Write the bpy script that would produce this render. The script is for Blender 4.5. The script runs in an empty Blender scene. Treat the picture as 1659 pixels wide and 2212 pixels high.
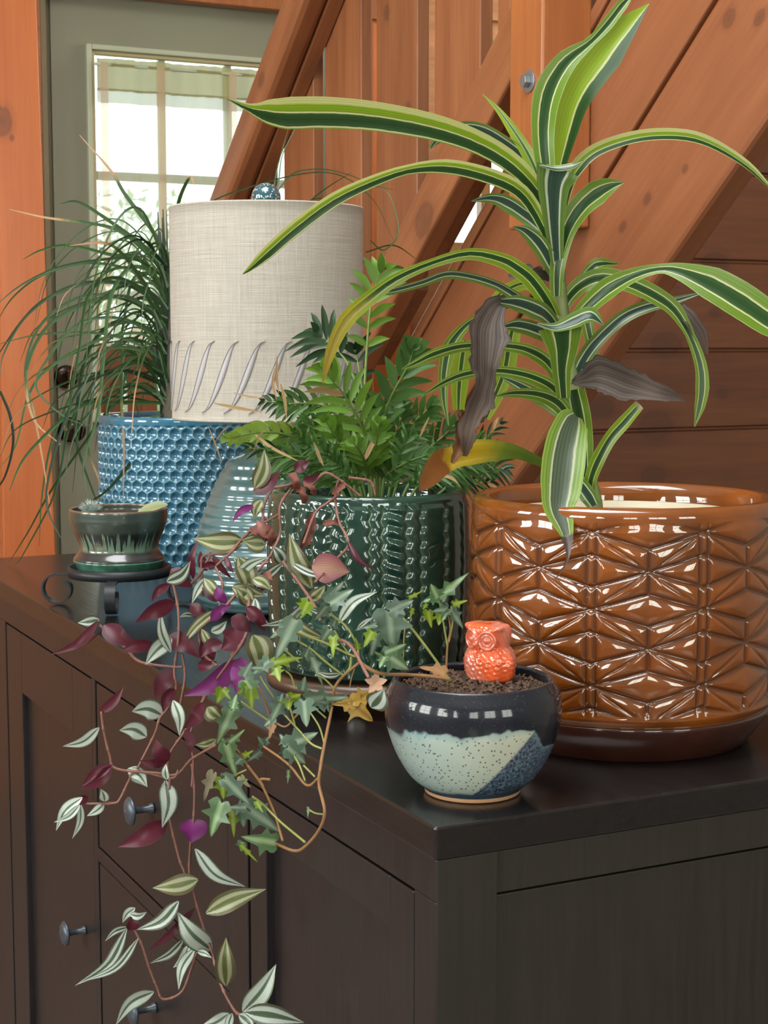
import bpy, math, random
import numpy as np
from mathutils import Vector
random.seed(7); np.random.seed(7)
PI = math.pi
# ------------------------------------------------------------------ camera
F0 = 3500.0
YAW = math.radians(26.3); PIT = math.atan(366/F0); CAMZ = 1.2; TOP = 0.82
scn = bpy.context.scene
cd = bpy.data.cameras.new('camera'); cam = bpy.data.objects.new('camera', cd)
scn.collection.objects.link(cam); scn.camera = cam
cam.location = (0, 0, CAMZ); cam.rotation_euler = (PI/2-PIT, 0, -YAW)
cd.sensor_fit = 'VERTICAL'; cd.sensor_height = 36; cd.lens = F0/2212*36
cd.clip_start = 0.05; cd.clip_end = 200
cd.dof.use_dof = True; cd.dof.focus_distance = 1.7; cd.dof.aperture_fstop = 30
# ------------------------------------------------------------------ world, lights, exposure
w = bpy.data.worlds.new('sky'); scn.world = w; w.use_nodes = True
nt = w.node_tree; bg = nt.nodes['Background']
tc = nt.nodes.new('ShaderNodeTexCoord'); sp = nt.nodes.new('ShaderNodeSeparateXYZ'); rp = nt.nodes.new('ShaderNodeValToRGB')
nt.links.new(tc.outputs['Generated'], sp.inputs[0]); nt.links.new(sp.outputs['Z'], rp.inputs[0])
rp.color_ramp.elements[0].position = 0.0; rp.color_ramp.elements[0].color = (0.75, 0.85, 0.8, 1)
rp.color_ramp.elements[1].position = 0.5; rp.color_ramp.elements[1].color = (0.85, 0.95, 1, 1)
nt.links.new(rp.outputs[0], bg.inputs[0]); bg.inputs[1].default_value = 4.5
scn.view_settings.view_transform = 'Standard'; scn.view_settings.look = 'None'
scn.view_settings.gamma = 1; scn.view_settings.use_curve_mapping = False
scn.view_settings.exposure = 0.0
def area(name, loc, rot, sx, sy, power, col):
    l = bpy.data.lights.new(name, 'AREA'); l.shape = 'RECTANGLE'; l.size = sx; l.size_y = sy; l.energy = power; l.color = col
    o = bpy.data.objects.new(name, l); o.location = loc; o.rotation_euler = rot; scn.collection.objects.link(o); return o
# daylight standing in each of the room's windows (see the window openings further down)
DAY = (1.0, 0.96, 0.9)
WINL = [(-3.25, -2.2, 1.1), (-3.25, -0.4, 1.1), (-3.25, 1.4, 1.1), (-3.25, 3.0, 1.1)]   # x, y centre, width on the left wall
WINB = [(-1.9, -3.55, 1.2), (0.0, -3.55, 1.2), (1.9, -3.55, 1.2)]                       # on the back wall
for i, (x, y, ww) in enumerate(WINL): area('daylight_left', (x-.10, y, 1.75), (0, -PI/2, 0), 1.5, ww, 75, (1.0, .97, .93))
for i, (x, y, ww) in enumerate(WINB): area('daylight_back', (x, y-.10, 1.75), (PI/2, 0, 0), ww, 1.5, 42, (1.0, .95, .87))
area('skylight', (0.2, 1.2, 3.24), (0, 0, 0), 1.3, 1.6, 42, (1.0, .96, .9))
area('daylight_stairs', (3.3, 3.55, 2.3), (0, PI/2, 0), .9, .9, 45, (1.0, .9, .75))

# ------------------------------------------------------------------ helpers
fH = np.array([math.sin(YAW), math.cos(YAW), 0.]); rt = np.array([math.cos(YAW), -math.sin(YAW), 0.])
fw = fH*math.cos(PIT)+np.array([0, 0, -math.sin(PIT)]); up = np.cross(rt, fw)
CAM = np.array([0, 0, CAMZ])
def ray(px, py): return fw+(px-829.5)/F0*rt+(1106-py)/F0*up
def P(px, py, d): r = ray(px, py); return CAM+r*(d/np.dot(r, fH))
def onX(px, py, X): r = ray(px, py); return CAM+r*(X/r[0])
def onY(px, py, Y): r = ray(px, py); return CAM+r*(Y/r[1])
def ground(px, d): p = P(px, 1106, d); return np.array([p[0], p[1], TOP])
def link(o): scn.collection.objects.link(o)
def tag(o, label=None, cat=None, group=None, kind=None):
    if label: o['label'] = label
    if cat: o['category'] = cat
    if group: o['group'] = group
    if kind: o['kind'] = kind
    return o
def empty(name, loc, label, cat, group=None):
    o = bpy.data.objects.new(name, None); o.empty_display_size = .05; o.location = tuple(loc); link(o); return tag(o, label, cat, group)
def wloc(o):
    v = Vector((0, 0, 0))
    while o is not None: v += o.location; o = o.parent
    return v
def mk(name, V, Fc, mat, parent=None, smooth=True, uv=None, col=None, loc=None):
    """mesh from world-space vertices; origin goes to loc or the parent's origin"""
    V = np.asarray(V, dtype=float)
    off = np.array(loc) if loc is not None else (np.array(wloc(parent)) if parent else np.zeros(3))
    me = bpy.data.meshes.new(name); me.from_pydata((V-off).tolist(), [], [list(map(int, f)) for f in Fc])
    if smooth: me.polygons.foreach_set('use_smooth', [True]*len(me.polygons))
    if uv is not None:
        uvl = me.uv_layers.new(name='UVMap'); li = np.empty(len(me.loops), dtype=np.int32); me.loops.foreach_get('vertex_index', li)
        uvl.data.foreach_set('uv', np.asarray(uv, dtype=float)[li].ravel())
    if col is not None:
        a = me.attributes.new('mask', 'FLOAT', 'POINT'); a.data.foreach_set('value', np.asarray(col, dtype=float).ravel())
    if mat: me.materials.append(mat)
    me.update(); o = bpy.data.objects.new(name, me); link(o)
    if parent: o.parent = parent; o.location = tuple(off-np.array(wloc(parent)))
    else: o.location = tuple(off)
    return o
def boxVF(lo, hi):
    x0, y0, z0 = lo; x1, y1, z1 = hi
    V = [(x0,y0,z0),(x1,y0,z0),(x1,y1,z0),(x0,y1,z0),(x0,y0,z1),(x1,y0,z1),(x1,y1,z1),(x0,y1,z1)]
    return V, [(0,3,2,1),(4,5,6,7),(0,1,5,4),(1,2,6,5),(2,3,7,6),(3,0,4,7)]
def join(*L):
    V = []; Fc = []
    for v, f in L:
        n = len(V); V += [tuple(p) for p in v]; Fc += [tuple(i+n for i in q) for q in f]
    return V, Fc
def bevel(o, wd=.002, seg=2):
    m = o.modifiers.new('bevel', 'BEVEL'); m.width = wd; m.segments = seg; m.limit_method = 'ANGLE'; m.angle_limit = .6
    return o
def box(name, lo, hi, mat, parent=None, bv=.002):
    V, Fc = boxVF(lo, hi); o = mk(name, V, Fc, mat, parent, smooth=False, loc=None if parent else None)
    if bv: bevel(o, bv)
    return o
def prismX(poly, x0, x1):
    """poly of (y,z) extruded along x"""
    n = len(poly); V = [(x0, y, z) for y, z in poly]+[(x1, y, z) for y, z in poly]
    Fc = [tuple(range(n)), tuple(range(2*n-1, n-1, -1))]+[(i, i+n, (i+1) % n+n, (i+1) % n) for i in range(n)]
    return V, Fc
def lathe(cx, cy, prof, n=96, disp=None, closed_top=False, close_bottom=True):
    """prof: list of (r,z) ; disp(theta, idx, r, z)->dr arrays"""
    prof = np.array(prof, dtype=float); m = len(prof)
    th = np.linspace(0, 2*PI, n, endpoint=False)
    R = np.repeat(prof[:, :1], n, 1); Z = np.repeat(prof[:, 1:], n, 1); T = np.repeat(th[None], m, 0)
    mask = np.zeros_like(R)
    if disp is not None: dr, mask = disp(T, R, Z); R = R+dr
    V = np.stack([cx+R*np.cos(T), cy+R*np.sin(T), Z], -1).reshape(-1, 3)
    i = np.arange(m-1)[:, None]; j = np.arange(n)[None]; j2 = (j+1) % n
    Fc = np.stack([i*n+j, i*n+j2, (i+1)*n+j2, (i+1)*n+j], -1).reshape(-1, 4).tolist()
    if close_bottom: Fc.append(list(range(n-1, -1, -1)))
    if closed_top: Fc.append([ (m-1)*n+k for k in range(n)])
    uv = np.stack([T/(2*PI), (Z-prof[:, 1].min())/max(1e-6, np.ptp(prof[:, 1]))], -1).reshape(-1, 2)
    return V, Fc, uv, mask.ravel()
def catmull(pts, n):
    pts = np.asarray(pts, dtype=float); k = len(pts)
    if k == 2: t = np.linspace(0, 1, n)[:, None]; return pts[0]*(1-t)+pts[1]*t
    e = np.vstack([2*pts[0]-pts[1], pts, 2*pts[-1]-pts[-2]])
    out = []
    for u in np.linspace(0, k-1-1e-9, n):
        i = int(u); t = u-i; p0, p1, p2, p3 = e[i:i+4]
        out.append(.5*((2*p1)+(-p0+p2)*t+(2*p0-5*p1+4*p2-p3)*t*t+(-p0+3*p1-3*p2+p3)*t**3))
    return np.array(out)
def interp(vals, n):
    vals = np.asarray(vals, dtype=float); return np.interp(np.linspace(0, 1, n), np.linspace(0, 1, len(vals)), vals)
def nrm(a): return a/np.maximum(1e-9, np.linalg.norm(a, axis=-1, keepdims=True))
def tube(pts, rad, n=6, cap=True):
    pts = np.asarray(pts, dtype=float); m = len(pts); rad = np.broadcast_to(np.asarray(rad, dtype=float), (m,))
    T = nrm(np.gradient(pts, axis=0)); a = np.array([.31, .52, .79])
    U = nrm(np.cross(T, a)); W = np.cross(T, U)
    th = np.linspace(0, 2*PI, n, endpoint=False)
    V = (pts[:, None]+rad[:, None, None]*(np.cos(th)[None, :, None]*U[:, None]+np.sin(th)[None, :, None]*W[:, None])).reshape(-1, 3)
    Fc = [(i*n+j, i*n+(j+1) % n, (i+1)*n+(j+1) % n, (i+1)*n+j) for i in range(m-1) for j in range(n)]
    if cap: Fc += [tuple(range(n-1, -1, -1)), tuple((m-1)*n+j for j in range(n))]
    return V.tolist(), Fc
def ribbon(pts, hw, n=22, roll=0., fold=.25, nu=5, wave=0., jag=0.):
    """leaf blade along 3-D points; hw half widths (m); faces the eye turned by roll; UV x runs across"""
    C = catmull(pts, n); H = interp(hw, n)
    T = nrm(np.gradient(C, axis=0)); Vw = nrm(C-CAM); S = nrm(np.cross(T, Vw))
    rl = interp(np.atleast_1d(roll) if np.ndim(roll) else [roll, roll], n)[:, None]
    N = nrm(np.cross(S, T)); S2 = S*np.cos(rl)+N*np.sin(rl); N2 = nrm(np.cross(S2, T))
    N2 = np.where((np.sum(N2*Vw, -1) > 0)[:, None], -N2, N2)
    H = H/np.maximum(.35, np.abs(np.cos(rl[:, 0])))
    us = np.linspace(-1, 1, nu); ph = random.uniform(0, 6.28)
    V = []; uv = []
    tt = np.linspace(0, 1, n)
    for i in range(n):
        for u in us:
            hh = H[i]*(1+(jag*random.uniform(-1, 1) if abs(u) == 1 else 0))
            p = C[i]+S2[i]*u*hh + N2[i]*(fold*H[i]*(abs(u)**1.3) + wave*H[i]*abs(u)*math.sin(ph+tt[i]*17+(2.1 if u > 0 else 0)))
            V.append(p); uv.append((u*.5+.5, tt[i]))
    Fc = [(i*nu+j, i*nu+j+1, (i+1)*nu+j+1, (i+1)*nu+j) for i in range(n-1) for j in range(nu-1)]
    return V, Fc, uv
# ------------------------------------------------------------------ materials
def newmat(name):
    m = bpy.data.materials.new(name); m.use_nodes = True; return m, m.node_tree, m.node_tree.nodes['Principled BSDF']
def N(nt, t, **k):
    n = nt.nodes.new(t)
    for a, b in k.items():
        if a == 'inp':
            for i, v in b.items(): n.inputs[i].default_value = v
        else: setattr(n, a, b)
    return n
def ramp(nt, stops, interp_='LINEAR'):
    r = nt.nodes.new('ShaderNodeValToRGB'); cr = r.color_ramp; cr.interpolation = interp_
    while len(cr.elements) < len(stops): cr.elements.new(.5)
    for e, (p, c) in zip(cr.elements, stops): e.position = p; e.color = (*c, 1) if len(c) == 3 else c
    return r
def mixc(nt, a, b, fac, mode='MIX'):
    m = nt.nodes.new('ShaderNodeMix'); m.data_type = 'RGBA'; m.blend_type = mode
    for s, v in ((m.inputs[0], fac), (m.inputs[6], a), (m.inputs[7], b)):
        if hasattr(v, 'is_output'): nt.links.new(v, s)
        elif isinstance(v, (int, float)): s.default_value = v
        else: s.default_value = (*v, 1)
    return m.outputs[2]
def math_(nt, op, a, b=None, c=None):
    m = nt.nodes.new('ShaderNodeMath'); m.operation = op
    for s, v in zip(m.inputs, (a, b, c)):
        if v is None: continue
        if hasattr(v, 'is_output'): nt.links.new(v, s)
        else: s.default_value = v
    return m.outputs[0]
def plain(name, c, rough=.5, metal=0, coat=0, noise=0, nscale=30, spec=.5, bump=0):
    m, nt, b = newmat(name); b.inputs['Base Color'].default_value = (*c, 1); b.inputs['Roughness'].default_value = rough
    b.inputs['Metallic'].default_value = metal; b.inputs['Coat Weight'].default_value = coat; b.inputs['Coat Roughness'].default_value = .05
    b.inputs['Specular IOR Level'].default_value = spec
    if noise or bump:
        g = N(nt, 'ShaderNodeNewGeometry'); no = N(nt, 'ShaderNodeTexNoise', inp={'Scale': nscale, 'Detail': 4}); nt.links.new(g.outputs['Position'], no.inputs['Vector'])
        if noise: nt.links.new(mixc(nt, tuple(x*(1-noise) for x in c), tuple(min(1, x*(1+noise)) for x in c), no.outputs[0]), b.inputs['Base Color'])
        if bump:
            bp = N(nt, 'ShaderNodeBump', inp={'Strength': bump, 'Distance': .002}); nt.links.new(no.outputs[0], bp.inputs['Height']); nt.links.new(bp.outputs[0], b.inputs['Normal'])
    return m
def wood(name, light, dark, axis=2, rough=.45, angle=0., knots=(), rnd=True, ksc=1.0, coat=.45, knotcol=(.09, .03, .015), grain=1.0):
    """axis: grain direction 0/1/2 ; angle: rotation (about X) of a grain that runs in the YZ plane; knots: (x,y,z,radius)"""
    m, nt, b = newmat(name); g = N(nt, 'ShaderNodeNewGeometry')
    mp = N(nt, 'ShaderNodeMapping'); mp.vector_type = 'POINT'; mp.inputs['Rotation'].default_value = (angle, 0, 0)
    nt.links.new(g.outputs['Position'], mp.inputs['Vector'])
    sc = N(nt, 'ShaderNodeVectorMath', operation='MULTIPLY'); v = [22, 22, 22]; v[axis] = 1.6; sc.inputs[1].default_value = v
    nt.links.new(mp.outputs[0], sc.inputs[0])
    oi = N(nt, 'ShaderNodeObjectInfo'); ad = N(nt, 'ShaderNodeVectorMath', operation='ADD')
    rv = math_(nt, 'MULTIPLY', oi.outputs['Random'], 37.0); nt.links.new(sc.outputs[0], ad.inputs[0]); nt.links.new(rv, ad.inputs[1])
    n1 = N(nt, 'ShaderNodeTexNoise', inp={'Scale': 1.0, 'Detail': 5, 'Roughness': .6, 'Distortion': .8}); nt.links.new(ad.outputs[0], n1.inputs['Vector'])
    v2 = [60, 60, 60]; v2[axis] = 3
    s2 = N(nt, 'ShaderNodeVectorMath', operation='MULTIPLY'); s2.inputs[1].default_value = v2; nt.links.new(mp.outputs[0], s2.inputs[0])
    n2 = N(nt, 'ShaderNodeTexNoise', inp={'Scale': 2.0, 'Detail': 3}); nt.links.new(s2.outputs[0], n2.inputs['Vector'])
    f = math_(nt, 'MULTIPLY_ADD', n2.outputs[0], .35*grain, math_(nt, 'MULTIPLY', n1.outputs[0], .9*grain))
    r = ramp(nt, [(.32, dark), (.85, light)]); nt.links.new(f, r.inputs[0]); c = r.outputs[0]
    if rnd:
        hv = N(nt, 'ShaderNodeHueSaturation'); nt.links.new(math_(nt, 'MULTIPLY_ADD', oi.outputs['Random'], .3, .85), hv.inputs['Value']); nt.links.new(c, hv.inputs['Color']); c = hv.outputs[0]
    for (x, y, z, rr) in knots:
        d = N(nt, 'ShaderNodeVectorMath', operation='SUBTRACT'); d.inputs[1].default_value = (x, y, z); nt.links.new(g.outputs['Position'], d.inputs[0])
        mm = N(nt, 'ShaderNodeVectorMath', operation='MULTIPLY'); kv = [1/rr]*3; kv[axis] = .7/rr; mm.inputs[1].default_value = kv
        rot = N(nt, 'ShaderNodeMapping'); rot.inputs['Rotation'].default_value = (angle, 0, 0); nt.links.new(d.outputs[0], rot.inputs[0]); nt.links.new(rot.outputs[0], mm.inputs[0])
        le = N(nt, 'ShaderNodeVectorMath', operation='LENGTH'); nt.links.new(mm.outputs[0], le.inputs[0])
        kk = ramp(nt, [(0.0, (.7,)*3), (.3, (.55,)*3), (.42, (.62,)*3), (.52, (.18,)*3), (.8, (0, 0, 0))]); nt.links.new(math_(nt, 'MULTIPLY', math_(nt, 'MULTIPLY_ADD', n2.outputs[0], .35, math_(nt, 'SUBTRACT', le.outputs['Value'], .17)), .5), kk.inputs[0])
        c = mixc(nt, c, knotcol, kk.outputs[0])
    nt.links.new(c, b.inputs['Base Color']); b.inputs['Roughness'].default_value = rough; b.inputs['Coat Weight'].default_value = coat; b.inputs['Coat Roughness'].default_value = .25
    bp = N(nt, 'ShaderNodeBump', inp={'Strength': .15, 'Distance': .001}); nt.links.new(n2.outputs[0], bp.inputs['Height']); nt.links.new(bp.outputs[0], b.inputs['Normal'])
    return m
def leafmat(name, stops, rough=.35, trans=.35, vstops=None, vn=.15, tint=(1, 1, 1), lines=0., off=0.):
    """stops: colours from the midrib (0) to the margin (1); vstops: (pos, colour, alpha) along the blade"""
    m, nt, b = newmat(name); uvn = N(nt, 'ShaderNodeUVMap'); s = N(nt, 'ShaderNodeSeparateXYZ'); nt.links.new(uvn.outputs[0], s.inputs[0])
    a = math_(nt, 'ABSOLUTE', math_(nt, 'MULTIPLY_ADD', s.outputs[0], 2, -1-off))
    g = N(nt, 'ShaderNodeNewGeometry'); no = N(nt, 'ShaderNodeTexNoise', inp={'Scale': 60, 'Detail': 3}); nt.links.new(g.outputs['Position'], no.inputs['Vector'])
    a2 = math_(nt, 'ADD', a, math_(nt, 'MULTIPLY_ADD', no.outputs[0], .10, -.05))
    r = ramp(nt, stops); nt.links.new(a2, r.inputs[0]); c = r.outputs[0]
    if lines:
        wv = math_(nt, 'SINE', math_(nt, 'MULTIPLY', s.outputs[0], 75)); hv = N(nt, 'ShaderNodeHueSaturation'); nt.links.new(math_(nt, 'MULTIPLY_ADD', wv, lines, 1), hv.inputs['Value']); nt.links.new(c, hv.inputs['Color']); c = hv.outputs[0]
    if vstops:
        vr = ramp(nt, [(p, col) for p, col, al in vstops]); va = ramp(nt, [(p, (al, al, al)) for p, col, al in vstops])
        y2 = math_(nt, 'ADD', s.outputs[1], math_(nt, 'MULTIPLY_ADD', no.outputs[0], .12, -.06))
        nt.links.new(y2, vr.inputs[0]); nt.links.new(y2, va.inputs[0]); c = mixc(nt, c, vr.outputs[0], va.outputs[0])
    hv = N(nt, 'ShaderNodeHueSaturation'); oi = N(nt, 'ShaderNodeObjectInfo')
    nt.links.new(math_(nt, 'MULTIPLY_ADD', oi.outputs['Random'], 2*vn, 1-vn), hv.inputs['Value']); nt.links.new(c, hv.inputs['Color']); c = hv.outputs[0]
    nt.links.new(c, b.inputs['Base Color']); b.inputs['Roughness'].default_value = rough; b.inputs['Specular IOR Level'].default_value = .45
    tr = N(nt, 'ShaderNodeBsdfTranslucent'); nt.links.new(c, tr.inputs[0]); ms = N(nt, 'ShaderNodeMixShader'); ms.inputs[0].default_value = trans
    out = nt.nodes['Material Output']; nt.links.new(b.outputs[0], ms.inputs[1]); nt.links.new(tr.outputs[0], ms.inputs[2]); nt.links.new(ms.outputs[0], out.inputs[0])
    return m
# ------------------------------------------------------------------ wood and other large materials
STAIN_L, STAIN_D = (.34, .128, .052), (.19, .055, .018)
AX0 = 1.455
M_pine = wood('orange_pine', (.68, .20, .055), (.52, .125, .028), 2, .4, knots=[tuple(onY(4, 262, 4.17))+(.028,), tuple(onY(26, 298, 4.17))+(.006,)], rnd=False, grain=.8)
M_wall = plain('cream_wall', (.33, .29, .25), .7, noise=.05, nscale=4)
M_wallw = wood('wall_pine', (.62, .27, .11), (.40, .13, .045), 0, .5)
M_floor = wood('floor_boards', (.22, .17, .14), (.14, .10, .08), 1, .3, coat=.3)
ANG = math.radians(-39.4)
kn = lambda px, py, X, r: tuple(onX(px, py, X))+(r,)
M_bal = wood('stained_baluster', STAIN_L, STAIN_D, 2, .45, knots=[kn(834, 27, 1.455, .012), kn(635, 118, 1.455, .014), kn(880, 238, 1.455, .012), kn(793, 424, 1.455, .010), kn(712, 60, 1.455, .012)])
M_str = wood('stained_stringer', (.30, .105, .042), (.20, .06, .022), 1, .45, angle=-ANG*1.0, knots=[kn(1575, 40, 1.49, .012), kn(1640, 38, 1.49, .010), kn(1398, 430, 1.49, .008), kn(1480, 365, 1.49, .006), kn(1345, 490, 1.49, .008), kn(1110, 640, 1.49, .010)], rnd=False)
M_rail = wood('stained_rail', STAIN_L, STAIN_D, 1, .42, angle=-ANG*1.0, knots=[kn(916, 475, 1.41, .030), kn(560, 172, 1.36, .016)], rnd=False)
M_post = wood('stained_post', (.40, .13, .035), (.25, .065, .015), 2, .45, rnd=False)
M_plank = wood('stained_plank', (.235, .075, .028), (.12, .034, .013), 0, .5, knots=[kn2 for kn2 in [tuple(onY(*q[:2], 2.80))+(q[2],) for q in [(1440, 745, .030), (1418, 920, .034), (1300, 880, .022), (1545, 570, .026), (1410, 1030, .024), (1545, 675, .012), (1620, 690, .014), (1560, 850, .012)]]])
M_drk = plain('dark_gap', (.02, .012, .01), .8)
M_door = plain('grey_green_paint', (.225, .215, .155), .5, noise=.06, nscale=6)
M_doorl = plain('pale_green_paint', (.42, .44, .33), .45)
M_bronze = plain('dark_bronze', (.045, .025, .018), .25, .7)
M_plaster = plain('ceiling_paint', (.75, .70, .62), .8)
def glassmat(name, tint=(.97, 1, .98)):
    m, nt, b = newmat(name); out = nt.nodes['Material Output']; t = N(nt, 'ShaderNodeBsdfTransparent'); t.inputs[0].default_value = (*tint, 1)
    gl = N(nt, 'ShaderNodeBsdfGlossy'); gl.inputs['Roughness'].default_value = .02; fr = N(nt, 'ShaderNodeFresnel'); ms = N(nt, 'ShaderNodeMixShader')
    nt.links.new(fr.outputs[0], ms.inputs[0]); nt.links.new(t.outputs[0], ms.inputs[1]); nt.links.new(gl.outputs[0], ms.inputs[2]); nt.links.new(ms.outputs[0], out.inputs[0]); return m
M_glass = glassmat('window_glass')
# ------------------------------------------------------------------ room shell
YD = 4.20
RX0, RX1, RY0, RY1, RH = -3.2, 3.25, -3.5, YD, 3.2
tag(box('floor', (RX0-.1, RY0-.1, -.1), (RX1+.1, RY1+.1, 0), M_floor, bv=0), kind='structure')
VFc = [boxVF((RX0-.1, RY0-.1, RH), (RX1+.1, .3, RH+.1)), boxVF((RX0-.1, 2.1, RH), (RX1+.1, RY1+.1, RH+.1)), boxVF((RX0-.1, .3, RH), (-.55, 2.1, RH+.1)), boxVF((.95, .3, RH), (RX1+.1, 2.1, RH+.1))]
tag(mk('ceiling', *join(*VFc), M_plaster, smooth=False), kind='structure')
def wall_openings(axis, pos, th, a0, a1, ops, z1=RH):
    """solid boxes round openings (a,b,zlo,zhi) in a wall at x=pos (axis 0) or y=pos (axis 1)"""
    L = []; cur = a0
    def bx(a, b, zl, zh):
        if b-a < 1e-4 or zh-zl < 1e-4: return
        lo = [0, 0, zl]; hi = [0, 0, zh]; o = 1-axis
        lo[axis], hi[axis] = sorted((pos, pos+th)); lo[o], hi[o] = a, b; L.append(boxVF(lo, hi))
    for a, b, zl, zh in ops:
        bx(cur, a, 0, z1); bx(a, b, 0, zl); bx(a, b, zh, z1); cur = b
    bx(cur, a1, 0, z1); return join(*L)
wl = [(y-ww/2, y+ww/2, 1.0, 2.5) for x, y, ww in WINL]; wb = [(x-ww/2, x+ww/2, 1.0, 2.5) for x, y, ww in WINB]
tag(mk('wall_left', *wall_openings(0, RX0, -.1, RY0, RY1+.1, wl), M_wall, smooth=False), kind='structure')
tag(mk('wall_near', *wall_openings(1, RY0, -.1, RX0, RX1+.1, wb), M_wall, smooth=False), kind='structure')
tag(mk('wall_right', *wall_openings(0, RX1, .1, RY0, RY1+.1, [(3.1, 4.0, 1.85, 2.75)]), M_wall, smooth=False), kind='structure')
k = 1
def casement(axis, pos, a, b, zl, zh, cols, rows, mat=None):
    global k
    mat = mat or M_pine2; o = 1-axis; L = []
    def bx(a_, b_, z0, z1, d0, d1):
        lo = [0, 0, z0]; hi = [0, 0, z1]; lo[axis], hi[axis] = sorted((pos+d0, pos+d1)); lo[o], hi[o] = a_, b_; return boxVF(lo, hi)
    s = -1 if pos < 0 else 1
    fr = [bx(a, a+.05, zl, zh, 0, .08*s), bx(b-.05, b, zl, zh, 0, .08*s), bx(a, b, zl, zl+.05, 0, .08*s), bx(a, b, zh-.05, zh, 0, .08*s)]
    w_ = tag(mk('window_%d' % k, *join(*fr), mat, smooth=False), kind='structure'); k += 1
    for i in range(1, cols): c = a+(b-a)*i/cols; mk('muntin', *bx(c-.015, c+.015, zl+.05, zh-.05, .02*s, .05*s), mat, w_, smooth=False)
    for i in range(1, rows): c = zl+(zh-zl)*i/rows; mk('muntin', *bx(a+.05, b-.05, c-.015, c+.015, .02*s, .05*s), mat, w_, smooth=False)
    mk('window_glass', *bx(a+.05, b-.05, zl+.05, zh-.05, .034*s, .037*s), M_glass, w_, smooth=False)
M_pine2 = wood('window_pine', (.66, .34, .14), (.45, .18, .06), 2, .4, rnd=False)
for a in wl: casement(0, RX0, *a, 2, 3)
for a in wb: casement(1, RY0, *a, 2, 3)
casement(0, RX1, 3.1, 4.0, 1.85, 2.75, 2, 2)
# far wall with the door and a small window beside the stairs
pc0 = onY(4, 600, YD); pc1 = onY(100, 600, YD)          # left casing
cx0, cx1 = pc0[0], pc1[0]
zhead = onY(400, 6, YD)[2]
dx0, dx1 = cx1+.0, cx1+.93
wx0, wx1 = onY(946, 300, YD)[0], onY(1180, 300, YD)[0]; wz0 = onY(1000, 560, YD)[2]; wz1 = onY(1065, 44, YD)[2]
tag(mk('wall_far', *wall_openings(1, YD, .14, RX0, RX1, [(dx0, dx1, 0, zhead), (wx0, wx1, wz0, wz1)]), M_wallw, smooth=False), kind='structure')
casement(1, YD+.02, wx0, wx1, wz0, wz1, 2, 1)
# casing: leaning edge as the photo shows it
a0, a1, b0, b1 = onY(-6, 0, YD-.03), onY(79, 0, YD-.03), onY(8, 1230, YD-.03), onY(121, 1230, YD-.03)
def ext(p, q, z): t = (z-p[2])/(q[2]-p[2]); return p+(q-p)*t
pts = [ext(a0, b0, 2.16), ext(a1, b1, 2.16), ext(a1, b1, 0), ext(a0, b0, 0)]
V = [tuple(p) for p in pts]+[(p[0], YD, p[2]) for p in pts]
tag(bevel(mk('trim_1', V, [(0, 3, 2, 1), (4, 5, 6, 7), (0, 1, 5, 4), (1, 2, 6, 5), (2, 3, 7, 6), (3, 0, 4, 7)], M_pine, smooth=False), .003), kind='structure')
tag(box('trim_2', (cx0-.02, YD-.045, zhead-.004), (dx1+.12, YD, zhead+.13), M_post), kind='structure')
tag(box('trim_3', (dx1, YD-.03, 0), (dx1+.12, YD, zhead), M_pine), kind='structure')
# door leaf: stiles and rails round a nine-pane light
gx0 = onY(213, 400, YD)[0]; gx1 = gx0+.565; gzt = onY(300, 122, YD)[2]; gzb = onY(230, 893, YD)[2]
d0, d1 = YD+.02, YD+.062
door = tag(mk('door_1', *join(boxVF((dx0+.03, d0, 0.01), (gx0-.012, d1, zhead)), boxVF((gx1+.012, d0, .01), (dx1-.01, d1, zhead)), boxVF((gx0-.012, d0, .01), (gx1+.012, d1, gzb-.012)), boxVF((gx0-.012, d0, gzt+.012), (gx1+.012, d1, zhead))), M_door, smooth=False), kind='structure')
mk('door_stop', *join(boxVF((dx0-.002, YD-.005, 0), (dx0+.012, d1+.03, zhead)), boxVF((dx0+.012, d0+.015, 0), (dx0+.05, d1+.03, zhead))), plain('jamb_tan', (.19, .15, .085), .5), door, smooth=False)
def ring(o, x0, x1, z0, z1, wd, y0, y1): return join(boxVF((x0-wd, y0, z0-wd), (x0, y1, z1+wd)), boxVF((x1, y0, z0-wd), (x1+wd, y1, z1+wd)), boxVF((x0, y0, z1), (x1, y1, z1+wd)), boxVF((x0, y0, z0-wd), (x1, y1, z0)))
bevel(mk('glazing_bead', *ring(0, gx0-.010, gx1+.010, gzb-.010, gzt+.010, .014, YD+.004, YD+.024), M_doorl, door, smooth=False), .003)
bevel(mk('glazing_bead', *ring(0, gx0, gx1, gzb, gzt, .010, YD+.014, YD+.04), plain('bead_tan', (.42, .33, .2), .4), door, smooth=False), .002)
for i in (1, 2):
    x = gx0+(gx1-gx0)*i/3; mk('muntin', *boxVF((x-.009, YD+.03, gzb), (x+.009, YD+.05, gzt)), M_doorl, door, smooth=False)
for yy in (380, 637):
    z = onY(300, yy, YD)[2]; mk('muntin', *boxVF((gx0, YD+.03, z-.011), (gx1, YD+.05, z+.011)), M_doorl, door, smooth=False)
for i in range(3):
    for j in range(3):
        x = gx0+(gx1-gx0)*i/3; z = gzb+(gzt-gzb)*j/3
        mk('pane', *boxVF((x+.004, YD+.039, z+.003), (x+(gx1-gx0)/3-.004, YD+.042, z+(gzt-gzb)/3-.003)), M_glass, door, smooth=False)
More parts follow.
